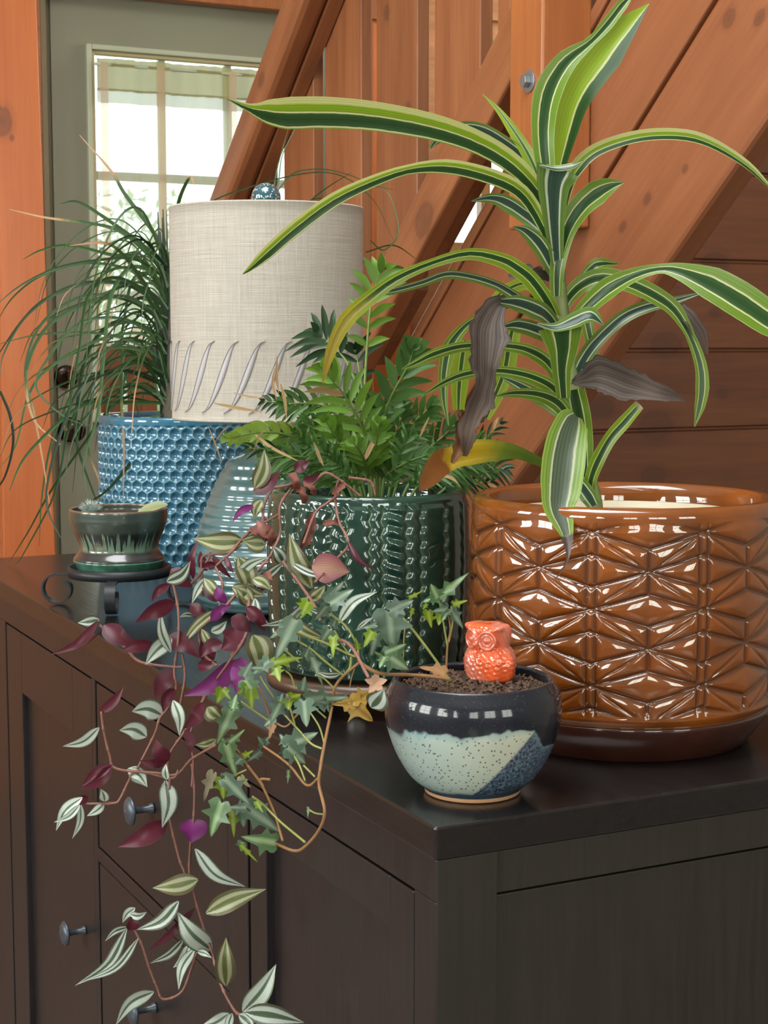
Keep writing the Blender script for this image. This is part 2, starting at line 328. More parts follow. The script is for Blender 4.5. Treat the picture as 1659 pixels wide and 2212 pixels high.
# knob and deadbolt
def knob(px, py, r, name):
    p = onY(px, py, YD+.02); x, y, z = p
    th = np.linspace(0, 2*PI, 28, endpoint=False)
    def lat(prof):
        V = []; n = 28
        for rr, yy in prof: V += [(x+rr*math.cos(t), y-yy, z+rr*math.sin(t)) for t in th]
        m = len(prof); Fc = [(i*n+j, (i+1)*n+j, (i+1)*n+(j+1) % n, i*n+(j+1) % n) for i in range(m-1) for j in range(n)]+[tuple((m-1)*n+j for j in range(n-1, -1, -1))]
        return V, Fc
    if name == 'door_knob': o = mk(name, *lat([(.033, 0), (.033, .006), (.012, .010), (.012, .03), (.022, .036), (.029, .048), (.029, .058), (.022, .066), (.0, .068)]), M_bronze, door)
    else:
        o = mk(name, *lat([(.031, 0), (.031, .010), (.027, .016), (.0, .016)]), M_bronze, door)
        bevel(mk('thumb_turn', *boxVF((x-.005, y-.04, z-.018), (x+.005, y-.014, z+.018)), M_bronze, o, smooth=False), .003)
knob(142, 814, .03, 'deadbolt'); knob(150, 928, .03, 'door_knob')
# sheer curtain on the door
def sheer(name, trans, col):
    m, nt, b = newmat(name); out = nt.nodes['Material Output']
    b.inputs['Base Color'].default_value = (*col, 1); b.inputs['Roughness'].default_value = .9
    tl = N(nt, 'ShaderNodeBsdfTranslucent'); tl.inputs[0].default_value = (*col, 1); tp = N(nt, 'ShaderNodeBsdfTransparent')
    m1 = N(nt, 'ShaderNodeMixShader', inp={0: .6}); nt.links.new(b.outputs[0], m1.inputs[1]); nt.links.new(tl.outputs[0], m1.inputs[2])
    m2 = N(nt, 'ShaderNodeMixShader'); m2.inputs[0].default_value = trans; nt.links.new(m1.outputs[0], m2.inputs[1]); nt.links.new(tp.outputs[0], m2.inputs[2]); nt.links.new(m2.outputs[0], out.inputs[0]); return m
curt = empty('door_curtain', (gx0+.28, YD-.01, gzb), 'sheer cream gathered curtain hung over the glazed light of the grey-green door', 'curtain')
def sheet(name, x0, x1, z0, z1, y, amp, mat, nx=140, nz=16, ruf=0):
    xs = np.linspace(x0, x1, nx); zs = np.linspace(z0, z1, nz); V = []
    for z in zs:
        for x in xs:
            a = amp*(math.sin(x*52+.7*math.sin(x*23))+.5*math.sin(x*131))
            V.append((x, y+a, z+(ruf*math.sin(x*190) if z == zs[-1] or z == zs[0] else 0)))
    return mk(name, V, [(i*nx+j, i*nx+j+1, (i+1)*nx+j+1, (i+1)*nx+j) for i in range(nz-1) for j in range(nx-1)], mat, curt)
zr = onY(300, 143, YD)[2]; zb_ = onY(300, 197, YD)[2]; zh_ = onY(300, 228, YD)[2]
M_sh1 = sheer('sheer_cream', .55, (.95, .93, .84)); M_sh2 = sheer('header_cream', .04, (.50, .45, .25)); M_sh3 = sheer('hem_cream', .12, (.50, .46, .36))
zcb = onY(300, 748, YD)[2]
sheet('sheer', gx0-.002, gx1+.002, zcb, zh_, YD-.006, .004, M_sh1)
sheet('hem', gx0-.002, gx1+.002, zh_, zb_, YD-.008, .004, M_sh3, nz=4)
sheet('header', gx0-.002, gx1+.002, zb_-.006, zr+.012, YD-.012, .005, M_sh2, nz=6, ruf=.0006)
mk('curtain_rod', *tube([(gx0-.01, YD-.009, zr-.004), (gx1+.01, YD-.009, zr-.004)], .004, 8), M_doorl, curt)
for px in (222, 344, 498):
    x = onY(px, 300, YD)[0]; mk('curtain_fold', *boxVF((x-.010, YD-.024, zcb+.003), (x+.010, YD-.021, zr)), sheer('fold_cream', .55, (.85, .66, .52)), curt, smooth=False)
# outdoors: ground, hedge-like trees, porch rail with boards
tag(box('ground', (-12, 4.4, -.3), (16, 30, -.12), plain('lawn', (.16, .24, .06), .9, noise=.4, nscale=3), bv=0), kind='structure')
M_tree = leafmat('tree_leaf', [(0, (.26, .32, .17)), (1, (.34, .40, .22))], .8, .45)
for (x, y, r, zc) in ((4.0, 12.5, 1.75, 1.30), (6.6, 15.2, 1.7, 1.3), (8.6, 12.4, 1.5, 1.3)):
    t = empty('tree', (x, y, -.12), {4.0: 'pale green tree outdoors seen through the left panes of the door', 6.6: 'pale green tree outdoors behind the lower right panes of the door'}.get(x, 'green tree outdoors behind the small window by the stairs'), 'tree')
    mk('trunk', *tube([(x, y, -.12), (x+.05, y, zc*.6), (x, y+.1, zc)], [.14, .11, .06], 8), M_post, t)
    V = []; Fc = []; uv = []
    for i in range(5000):
        d = np.random.normal(size=3); d /= np.linalg.norm(d); c = np.array([x, y, zc])+d*r*random.uniform(.6, 1)*np.array([1, 1, .62]); a = np.random.normal(size=3); a /= np.linalg.norm(a); b2 = np.cross(a, d); s = random.uniform(.035, .075)
        n = len(V); V += [c-a*s, c+b2*s*.5, c+a*s, c-b2*s*.5]; uv += [(.5, 0), (1, .5), (.5, 1), (0, .5)]; Fc.append((n, n+1, n+2, n+3))
    tag(mk('foliage', V, Fc, M_tree, t, uv=uv), kind='stuff')
M_bench = wood('bench_wood', (.30, .085, .03), (.20, .05, .018), 2, .6)
tag(box('bench_shade_panel', (-2, 4.36, 2.62), (5, 7.0, 2.70), M_bench, bv=0), kind='structure')  # unseen overhead panel, added to keep some sky light off the bench
pr = empty('porch_bench', (2.0, 5.3, 0), 'orange-brown wooden bench back standing outside the lower panes of the door', 'bench')
bz = onY(300, 745, 5.3)[2]
for i in range(9):
    x = 1.40+i*.125; box('bench_slat', (x, 5.29, bz-.48), (x+.105, 5.315, bz-.09), M_bench, pr)
box('bench_rail', (1.38, 5.27, bz-.09), (2.55, 5.32, bz), M_bench, pr); box('bench_rail', (1.38, 5.27, bz-.56), (2.55, 5.32, bz-.48), M_bench, pr)
box('bench_seat', (1.38, 4.85, bz-.60), (2.55, 5.30, bz-.56), M_bench, pr)
for x in (1.38, 2.50):
    for y in (4.85, 5.27): box('leg', (x, y, -.12), (x+.05, y+.05, bz-.60), M_bench, pr)
# ------------------------------------------------------------------ planked wall under the stairs
wus = tag(mk('wall_under_stairs', *boxVF((1.70, 2.825, 0), (RX1, 2.86, 2.3)), M_drk, smooth=False), kind='structure')
gz = [onY(1500, yy, 2.80)[2] for yy in (1420, 1265, 1105, 930, 760, 566)]; gz += [gz[-1]+.185*i for i in range(1, 4)]
gz = [0.02, .2, .37]+[z for z in gz if z > .45]
for i in range(len(gz)-1):
    x0 = 1.52 if gz[i+1] < 1.13 else 1.72
    bevel(mk('plank', *join(boxVF((x0, 2.80, gz[i]+.007), (RX1, 2.825, gz[i+1]-.001)), boxVF((x0, 2.806, gz[i]-.001), (RX1, 2.82, gz[i]+.007))), M_plank, wus, smooth=False), .002, 1)
# ------------------------------------------------------------------ staircase
SX = 1.49
st = empty('staircase', (SX, 2.6, 0), 'reddish-brown wooden staircase with diagonal stringer boards, flat balusters and handrail behind the plants', 'staircase')
def line(pA, pB, X):
    a, b = onX(*pA, X), onX(*pB, X); s = (b[2]-a[2])/(b[1]-a[1]); return lambda y: a[2]+s*(y-a[1])
SL = -.825
def linem(pA, pB, X):    # through the middle of the two picture points, common stair slope
    a, b = onX(*pA, X), onX(*pB, X); m = (a+b)/2; return lambda y: m[2]+SL*(y-m[1])
LT = linem((1290, 50), (960, 640), SX); LG = linem((1540, 0), (1301, 394), SX); LE = linem((1659, 246), (1113, 1046), SX); LT2 = linem((1098, 350), (898, 715), SX-.0)
Y0, Y1 = 1.55, 3.75
def diag(name, lo, hi, x0, x1, mat, y0=Y0, y1=Y1, bv=.003):
    poly = [(y, z) for y, z in ((y0, lo(y0)), (y1, lo(y1)), (y1, hi(y1)), (y0, hi(y0)))]
    return bevel(mk(name, *prismX(poly, x0, x1), mat, st, smooth=False), bv)
diag('stringer_board', LE, lambda y: LG(y)-.004, SX, SX+.048, M_str, bv=.008)
diag('stringer_board', lambda y: LG(y)+.004, LT, SX, SX+.048, M_str, bv=.003)
diag('cap_strip', lambda y: LT(y)+.003, lambda y: LT2(y), SX-.004, SX+.05, M_rail, bv=.003)
RXF = 1.41
LU = linem((1101, 11), (811, 593), RXF); LL = linem((1102, 174), (905, 545), RXF)
pco = onX(1175, 300, 1.40); pcl = onX(1105, 300, 1.40)
diag("bottom_rail", LL, LU, RXF, RXF+.040, M_rail, y0=pcl[1]-.02, y1=3.9, bv=.005)
HX = 1.365
LH1 = linem((602, 0), (447, 442), HX); LH0 = linem((655, 0), (488, 442), HX)
diag('handrail', LH0, LH1, HX, HX+.055, M_rail, y0=2.3, y1=3.95, bv=.014)
diag('rail_plate', lambda y: LH0(y)-.0, lambda y: LH1(y)-.03, HX+.056, RXF+.044, M_rail, y0=2.3, y1=3.93, bv=.002)
for (l, r) in ((497, 577), (612, 676), (702, 779), (812, 900), (937, 1035), (1072, 1150)):
    ya, yb = onX(l, 300, AX0)[1], onX(r, 300, AX0)[1]; ya, yb = max(ya, yb), min(ya, yb)
    V, Fc = prismX([(yb, LL(yb)+.015), (ya, LL(ya)+.015), (ya, LH1(ya)+.0), (yb, LH1(yb)+.0)], AX0+.001, AX0+.027)
    bevel(mk('baluster', V, Fc, M_bal, st, smooth=False), .002)
pz = onX(1230, 482, 1.40)[2]
bevel(mk('newel_post', *boxVF((1.395, pco[1], pz), (1.489, pcl[1], 3.0)), M_post, st, smooth=False), .004)
bevel(mk('newel_post', *boxVF((1.40, 3.86, 0), (1.489, 3.95, 1.25)), M_post, st, smooth=False), .004)
bp = onX(1143, 176, 1.395); M_zinc = plain('zinc', (.30, .33, .36), .45, .85, noise=.2)
def discX(name, c, x0, x1, r, n, mat, par):
    th = np.linspace(0, 2*PI, n, endpoint=False)+.3
    V = [(x0, c[1]+r*math.cos(t), c[2]+r*math.sin(t)) for t in th]+[(x1, c[1]+r*math.cos(t), c[2]+r*math.sin(t)) for t in th]
    Fc = [tuple(range(n)), tuple(range(2*n-1, n-1, -1))]+[(i, i+n, (i+1) % n+n, (i+1) % n) for i in range(n)]
    return bevel(mk(name, V, Fc, mat, par, smooth=False), .0008)
bo = discX('bolt', bp, 1.3925, 1.395, .0185, 32, M_zinc, st); discX('bolt_head', bp, 1.382, 1.3925, .0105, 6, M_zinc, bo)
# ------------------------------------------------------------------ cabinet
CX, CY0 = .587, 1.10
c_near = onX(940, 1808, CX); print('corner', c_near)
CY0 = c_near[1]; CY1 = 2.86; CXB = CX+.49
ST = TOP-onX(941, 1862, CX)[2]; print('slab', ST)
def blackwood(name, c1, c2, rough, axis):
    m, nt, b = newmat(name); g = N(nt, 'ShaderNodeNewGeometry'); s2 = N(nt, 'ShaderNodeVectorMath', operation='MULTIPLY'); v = [90, 90, 90]; v[axis] = 4; s2.inputs[1].default_value = v; nt.links.new(g.outputs['Position'], s2.inputs[0])
    n = N(nt, 'ShaderNodeTexNoise', inp={'Scale': 2.2, 'Detail': 4, 'Distortion': .6}); nt.links.new(s2.outputs[0], n.inputs['Vector']); r = ramp(nt, [(.3, c1), (.75, c2)]); nt.links.new(n.outputs[0], r.inputs[0]); nt.links.new(r.outputs[0], b.inputs['Base Color'])
    b.inputs['Roughness'].default_value = rough; bp = N(nt, 'ShaderNodeBump', inp={'Strength': .25, 'Distance': .0006}); nt.links.new(n.outputs[0], bp.inputs['Height']); nt.links.new(bp.outputs[0], b.inputs['Normal']); return m
M_btop = blackwood('black_brown_top', (.010, .008, .008), (.018, .015, .015), .22, 1)
M_bfr = blackwood('black_brown_front', (.013, .010, .011), (.021, .016, .017), .34, 2)
M_bend = blackwood('black_brown_end', (.016, .013, .010), (.027, .022, .017), .42, 2)
cab = empty('sideboard', (CX+.245, (CY0+CY1)/2, 0), 'long black-brown wooden sideboard with panelled doors and drawers carrying all the plant pots', 'sideboard')
zS = TOP-ST
bevel(mk('top_board', *boxVF((CX, CY0, zS), (CXB, CY1, TOP)), M_btop, cab, smooth=False), .0022)
ins = .002
ex = CX+ins
zB = (onX(888, 1925, CX)[2]+onX(206, 1477, CX)[2]+onX(480, 1654, CX)[2])/3
zC1 = (onX(208, 1829, CX)[2]+onX(389, 2006, CX)[2])/2; zC2 = (onX(212, 1867, CX)[2]+onX(469, 2120, CX)[2])/2
yv = lambda px: onX(px, 1800, CX)[1]
yR0, yR1 = yv(888), yv(531); yM1, yM0 = yv(208), yv(486); yL0, yL1 = yv(200), onX(20, 1800, CX)[1]
print('z', zB, zC1, zC2, 'y', yR0, yR1, yM0, yM1, yL0, yL1)
# carcass: face frame, posts, ends
FT = .022
zlow = .045
bevel(mk('front_frame', *join(boxVF((ex, CY0+.002, zB+.002), (ex+FT, CY1-.004, zS)), boxVF((ex, yR1+.002, zlow), (ex+FT, yM0-.002, zB+.002)), boxVF((ex, yM1+.002, zlow), (ex+FT, yL0+.0, zB+.002)),
      boxVF((ex, yM0-.002, zC2+.001), (ex+FT, yM1+.002, zC1-.001)), boxVF((ex, CY0+.002, zlow-.03), (ex+FT, CY1-.004, zlow))), M_bfr, cab, smooth=False), .001)
zb1 = zC2-(zC1-zC2)-.002
for (ya, yb) in ((CY0+.002, yR0-.002), (yL1+.002, CY1-.004)):
    bevel(mk('leg', *boxVF((ex, ya, 0), (ex+.055, yb, zB+.002)), M_bfr, cab, smooth=False), .001)
for yy in (CY0+.002, CY1-.06): bevel(mk('leg', *boxVF((CXB-.06, yy, 0), (CXB-.003, yy+.056, zS)), M_bend, cab, smooth=False), .001)
mk('inner_panel', *boxVF((ex+.03, CY0+.03, zlow), (CXB-.01, CY1-.03, zS-.002)), M_drk, cab, smooth=False)
def shaker(name, y0, y1, z0, z1, fr, par, panel=True):
    x0, x1 = ex+.001, ex+.020
    if panel:
        d = bevel(mk(name, *join(boxVF((x0, y0, z0), (x1, y0+fr, z1)), boxVF((x0, y1-fr, z0), (x1, y1, z1)), boxVF((x0, y0+fr, z0), (x1, y1-fr, z0+.05)), boxVF((x0, y0+fr, z1-fr), (x1, y1-fr, z1))), M_bfr, par, smooth=False), .0012)
        mk('panel', *boxVF((x0+.009, y0+fr-.003, z0+.047), (x1, y1-fr+.003, z1-fr+.003)), M_bfr, d, smooth=False)
    else: d = bevel(mk(name, *boxVF((x0, y0, z0), (x1, y1, z1)), M_bfr, par, smooth=False), .0012)
    return d
dR = shaker('door', yR0+.001, yR1-.003, .05, zB-.001, onX(837, 1890, CX)[1]-yR0, cab)
dL = shaker('door', yL0+.004, yL1-.002, .05, zB-.001, yL1-onX(50, 1800, CX)[1], cab)
dw = [shaker('drawer', yM0+.001, yM1-.003, zC1+.001, zB-.001, .05, cab, False)]
hh = zC1-zC2; zt = zC2
h2 = zB-zC1
for i in range(2):
    z1 = zt-.001; z0 = max(.05, z1-h2); dw.append(shaker('drawer', yM0+.001, yM1-.003, z0, z1, .05, cab, False)); zt = z0-hh
    if i == 0: mk('drawer_rail', *boxVF((ex, yM0-.002, zt+.001), (ex+FT, yM1+.002, z0-.001)), M_bfr, cab, smooth=False)
M_knob = plain('dark_pewter', (.085, .10, .125), .38, .5)
def cknob(px, py, par):
    # head centre seen at px,py ; head stands 24 mm proud of the front
    hx = CX-.024; c = onX(px, py, hx); th = np.linspace(0, 2*PI, 28, endpoint=False); n = 28
    prof = [(.0065, ex-.0), (.0065, ex-.003), (.0042, ex-.006), (.0042, hx+.005), (.010, hx+.002), (.0168, hx), (.0174, hx-.002), (.014, hx-.0055), (.007, hx-.0078), (.0005, hx-.0083)]
    V = [(x, c[1]+r*math.cos(t), c[2]+r*math.sin(t)) for r, x in prof for t in th]
    Fc = [(i*n+j, (i+1)*n+j, (i+1)*n+(j+1) % n, i*n+(j+1) % n) for i in range(len(prof)-1) for j in range(n)]+[tuple((len(prof)-1)*n+j for j in range(n))]
    mk('knob', V, Fc, M_knob, par)
cknob(284, 1752, dw[0]); cknob(143, 2016, dL); cknob(290, 2185, dw[1])
pR = onX(560, 2100, CX)
# end panel (faces the camera): stiles, top rail, recessed panel
ey = CY0+.002
lg = onY(1031, 1900, CY0)[0]; zrl = (onY(1035, 1937, CY0)[2]+onY(1600, 1852, CY0)[2])/2
bevel(mk('end_stile', *boxVF((ex+.0555, ey, .06), (lg, ey+.03, zS)), M_bend, cab, smooth=False), .0008)
bevel(mk('end_stile', *boxVF((ex+.0005, ey-.0012, 0), (ex+.0553, ey+.0, zS)), M_bend, cab, smooth=False), .0004)
bevel(mk('end_rail', *boxVF((lg+.002, ey+.002, zrl+.0015), (CXB-.06, ey+.028, zS-.0012)), M_bend, cab, smooth=False), .0008)
bevel(mk('end_panel', *boxVF((lg+.0006, ey+.005, .05), (CXB-.06, ey+.028, zrl-.0012)), M_bend, cab, smooth=False), .001)
# ------------------------------------------------------------------ pots and lamp
def ceramic(name, base, ridge=None, rough=.12, coat=1., noise=.12, ns=25, lo=None):
    """glaze; the vertex attribute 'mask' (0..1) pulls it towards ridge"""
    m, nt, b = newmat(name); g = N(nt, 'ShaderNodeNewGeometry'); no = N(nt, 'ShaderNodeTexNoise', inp={'Scale': ns, 'Detail': 5}); nt.links.new(g.outputs['Position'], no.inputs['Vector'])
    c = mixc(nt, tuple(x*(1-noise*2) for x in base), tuple(min(1, x*(1+noise*2)) for x in base), no.outputs[0])
    if ridge:
        at = N(nt, 'ShaderNodeAttribute', attribute_name='mask'); c = mixc(nt, c, ridge, at.outputs['Fac'])
    nt.links.new(c, b.inputs['Base Color']); b.inputs['Roughness'].default_value = .4; b.inputs['Specular IOR Level'].default_value = .2; b.inputs['Coat Weight'].default_value = coat; b.inputs['Coat IOR'].default_value = 1.75; b.inputs['Coat Roughness'].default_value = rough*.2
    return m
M_soil = plain('soil', (.055, .033, .022), .95, noise=.6, nscale=160, bump=1)
def soil(name, cx, cy, z, r, par, amp=.004):
    V = [(cx, cy, z+amp)]; Fc = []; n = 40; R = 12
    for i in range(1, R+1):
        for j in range(n):
            t = 2*PI*j/n; V.append((cx+r*i/R*math.cos(t), cy+r*i/R*math.sin(t), z+amp*math.sin(i*2.1+j*1.7)*random.random()))
    for j in range(n): Fc.append((0, 1+j, 1+(j+1) % n))
    for i in range(R-1):
        for j in range(n): Fc.append((1+i*n+j, 1+(i+1)*n+j, 1+(i+1)*n+(j+1) % n, 1+i*n+(j+1) % n))
    return mk(name, V, Fc, M_soil, par)
def crumbs(cx, cy, z, r, par, cnt, s0=.001, s1=.0035, mat=None):
    V = []; Fc = []
    for i in range(cnt):
        t = random.uniform(0, 2*PI); q = r*math.sqrt(random.random()); s = random.uniform(s0, s1); c = np.array([cx+q*math.cos(t), cy+q*math.sin(t), z+random.uniform(0, .003)])
        o = [c+np.random.uniform(-1, 1, 3)*s*.3+np.array(v)*s for v in ((1,0,0),(-1,0,0),(0,1,0),(0,-1,0),(0,0,1),(0,0,-1))]
        n = len(V); V += o
        Fc += [(n+a, n+b, n+c2) for a, b, c2 in ((0,2,4),(2,1,4),(1,3,4),(3,0,4),(2,0,5),(1,2,5),(3,1,5),(0,3,5))]
    tag(mk('soil_crumbs', V, Fc, mat or plain('crumb_bark', (.10, .055, .035), .9, noise=.6, nscale=200), par, smooth=False), kind='stuff')
# --- brown pot with star lattice relief
g = ground(1347, 1.560); BX, BY = g[0], g[1]; R0 = .1465
zt = TOP+.2345; zb = TOP+.030
camang = math.atan2(0-BY, 0-BX)          # direction of the camera seen from the pot
S = 2*PI/9; Hh = .0690
def seg(px, py, ax, ay, bx, by):
    dx, dy = bx-ax, by-ay; t = np.clip(((px-ax)*dx+(py-ay)*dy)/(dx*dx+dy*dy), 0, 1); return np.hypot(px-ax-t*dx, py-ay-t*dy)
def star(T, R, Z):
    zz0 = 1.2-(1317-740)/3500*1.43
    u = ((T-camang)-math.radians(-10.8)) / S; v = (Z-zz0)/Hh      # lattice cell coords
    best = np.full(T.shape, 9.); w0 = S*R0
    uu = u-np.round(u); vv = v-np.round(v)
    def D(ax, ay, bx, by, U, W): return seg(U*w0, W*Hh, ax*w0, ay*Hh, bx*w0, by*Hh)
    q = .21
    for (ou, ov) in ((0, 0), (.5, .5)):
        a = (u-ou)-np.round(u-ou); b = (v-ov)-np.round(v-ov)
        for sx in (-1, 1):
            for sy in (-1, 1):
                best = np.minimum(best, D(0, 0, sx*.5, sy*q, a, b)); best = np.minimum(best, D(sx*1, 0, sx*.5, sy*q, a, b))
                best = np.minimum(best, D(0, 0, sx*.5, sy*.5, a, b)*2.4+.0011)
            if ou == 0: best = np.minimum(best, np.abs(np.abs(a)*w0-.0042)*1.3)
            else: best = np.minimum(best, np.where(np.abs(b) < .30, D(0, -.29, 0, .29, a, b), 9.))
    fade = (R > R0-.009)*np.clip((zt-.013-Z)/.006, 0, 1)*np.clip((Z-zb-.016)/.006, 0, 1)
    d = best
    groove = np.exp(-(d/.0016)**2); puff = np.clip(d/.011, 0, 1)
    dr = fade*(-.0015*groove+.0019*(1-(1-puff)**2)-.0012)
    return dr, np.clip(np.exp(-(d/.0030)**2)*.85*fade, 0, 1)*.8
prof = [(R0-.012, zb), (R0-.008, zb+.001), (R0-.006, zb+.004), (R0-.006, zb+.006), (R0-.003, zb+.009), (R0-.001, zb+.012)]
nz = 200
for i in range(nz+1):
    t = i/nz; z = zb+.014+(zt-.008-zb-.014)*t; prof.append((R0+.0015*math.sin(PI*min(1, t*1.0)), z))
prof += [(R0-.001, zt-.004), (R0-.004, zt-.001), (R0-.008, zt), (R0-.014, zt-.001), (R0-.019, zt-.006), (R0-.022, zt-.014), (R0-.020, zt-.035), (R0-.020, zb+.02), (.02, zb+.018)]
pot = empty('flower_pot', (BX, BY, TOP), 'large glossy amber-brown ceramic pot with moulded star-lattice relief at the right', 'pot')
M_amber = ceramic('amber_glaze', (.205, .050, .0025), (.030, .0065, .002), noise=.3, ns=22)
V, Fc, uv, mask = lathe(BX, BY, prof, 720, star)
mk('pot_body', V, Fc, M_amber, pot, uv=uv, col=mask)
sau = [(.118, TOP), (.122, TOP+.002), (.131, TOP+.014), (.139, TOP+.025), (.143, TOP+.034), (.1425, TOP+.0365), (.138, TOP+.036), (.132, TOP+.028), (.125, TOP+.0285), (.02, TOP+.028)]
V, Fc, uv, mask = lathe(BX, BY, sau, 128); mk('saucer', V, Fc, ceramic('dark_brown_glaze', (.045, .012, .007), noise=.3), pot, uv=uv)
V, Fc, uv, mask = lathe(BX, BY, [(.100, zt-.12), (.118, zt-.0185), (.121, zt-.018), (.121, zt-.022), (.1145, zt-.024), (.104, zt-.12)], 96)
inn = pot
mk('inner_pot', V, Fc, plain('cream_plastic', (.60, .52, .38), .45, noise=.1, nscale=60), inn, uv=uv)
V, Fc, uv, mask = lathe(BX, BY, [(.098, zb+.02), (.1165, zt-.0245), (.02, zt-.0235), (.0005, zt-.0235)], 48)
mk('cream_top_dressing', V, Fc, plain('cream_grit', (.58, .50, .37), .8, noise=.15, nscale=90, bump=.3), inn, uv=uv)
crumbs(BX-.02, BY-.02, zt-.024, .05, inn, 40, .0008, .002)
# --- dark green ribbed pot on a wooden trivet
g = ground(795, 1.705); GX, GY = g[0], g[1]; RG = .1025; gb = TOP+.036; gt = 1.047
gang = math.atan2(-GY, -GX)
# column seams measured as angles from the camera direction (deg, + = photo right)
seams = [-72, -55, -43, -33, -21, -12, 1.3, 8, 22, 31, 49, 66, 80]
def green(T, R, Z):
    a = np.degrees(((T-gang+PI) % (2*PI))-PI)
    per = np.array(seams+[x+152 for x in seams]+[304-72+0.]) ; aa = (a+72) % 360; sm = (per+72)
    wav = .75*np.sin(Z*2*PI/.015)
    aw = aa+wav
    d = np.min(np.abs(aw[..., None]-sm[None, None]), -1); d = np.minimum(d, np.abs(aw-360))
    idx = np.searchsorted(sm, aw.ravel()).reshape(aw.shape)
    groove = np.exp(-(d/1.1)**2)
    fade = (R > RG-.0085)*(Z < gt-.006)*np.clip((gt-.009-Z)/.004, 0, 1)*np.clip((Z-gb-.006)/.006, 0, 1)
    rope = np.isin(idx, [8, 21]); semi = np.isin(idx, [5, 4, 18])
    rip = np.sin((Z+(aw % 20)*.0006)*2*PI/.0125)
    puff = np.clip(d/4.5, 0, 1)
    dr = fade*(-.0022*groove+.0018*(1-(1-puff)**2)+np.where(rope, .0010, np.where(semi, .00035, .00004))*rip*puff)
    return dr, groove*fade
prof = [(.086, gb), (.090, gb+.001), (.094, gb+.004)]
for i in range(171):
    t = i/170; z = gb+.006+(gt-.006-gb-.006)*t; prof.append((RG-.007+.010*math.sin(PI*(.12+.62*t))**.8, z))
rr = prof[-1][0]
prof += [(rr-.001, gt-.003), (rr-.0035, gt-.0005), (rr-.006, gt), (rr-.010, gt-.002), (rr-.012, gt-.008), (rr-.012, gt-.03), (rr-.014, gb+.02), (.02, gb+.02)]
gp = empty('flower_pot', (GX, GY, gb), 'dark green glazed pot with wavy vertical ribs, in the middle on a wooden trivet', 'pot')
V, Fc, uv, mask = lathe(GX, GY, prof, 640, green); mk('pot_body', V, Fc, ceramic('green_glaze', (.007, .040, .028), (.09, .17, .10), noise=.4, ns=16, rough=.1), gp, uv=uv, col=mask*.6)
soil('soil', GX, GY, gt-.030, rr-.013, gp)
tv = empty('wooden_trivet', (GX, GY, TOP), 'round brown wooden plant trivet on clear casters under the green pot', 'plant stand')
V, Fc, uv, mask = lathe(GX, GY, [(.095, gb-.016), (.107, gb-.015), (.109, gb-.008), (.107, gb-.001), (.098, gb-.0003), (.003, gb-.0003)], 96)
mk('disc', V, Fc, wood('trivet_wood', (.10, .05, .028), (.055, .025, .013), 0, .4, rnd=False), tv, uv=uv)
for k_ in range(5):
    a = gang+math.radians(-8+72*k_); c = np.array([GX+.083*math.cos(a), GY+.083*math.sin(a), TOP+.0099])
    th = np.linspace(0, 2*PI, 24, endpoint=False); t1 = np.array([-math.sin(a), math.cos(a), 0]); zz = np.array([0, 0, 1.]); nn = np.array([math.cos(a), math.sin(a), 0])
    prf = [(.0005, -.006), (.007, -.006), (.0098, -.004), (.0098, .004), (.007, .006), (.0005, .006)]
    V = [c+nn*y+t1*r*math.cos(t)+zz*r*math.sin(t) for r, y in prf for t in th]; n = 24
    mk('caster', V, [(i*n+j, (i+1)*n+j, (i+1)*n+(j+1) % n, i*n+(j+1) % n) for i in range(5) for j in range(n)], plain('smoky_plastic', (.25, .22, .2), .15, coat=.8), tv)
    mk('caster_stem', *tube([c, c+np.array([0, 0, .0115])], .003, 8), M_zinc, tv)
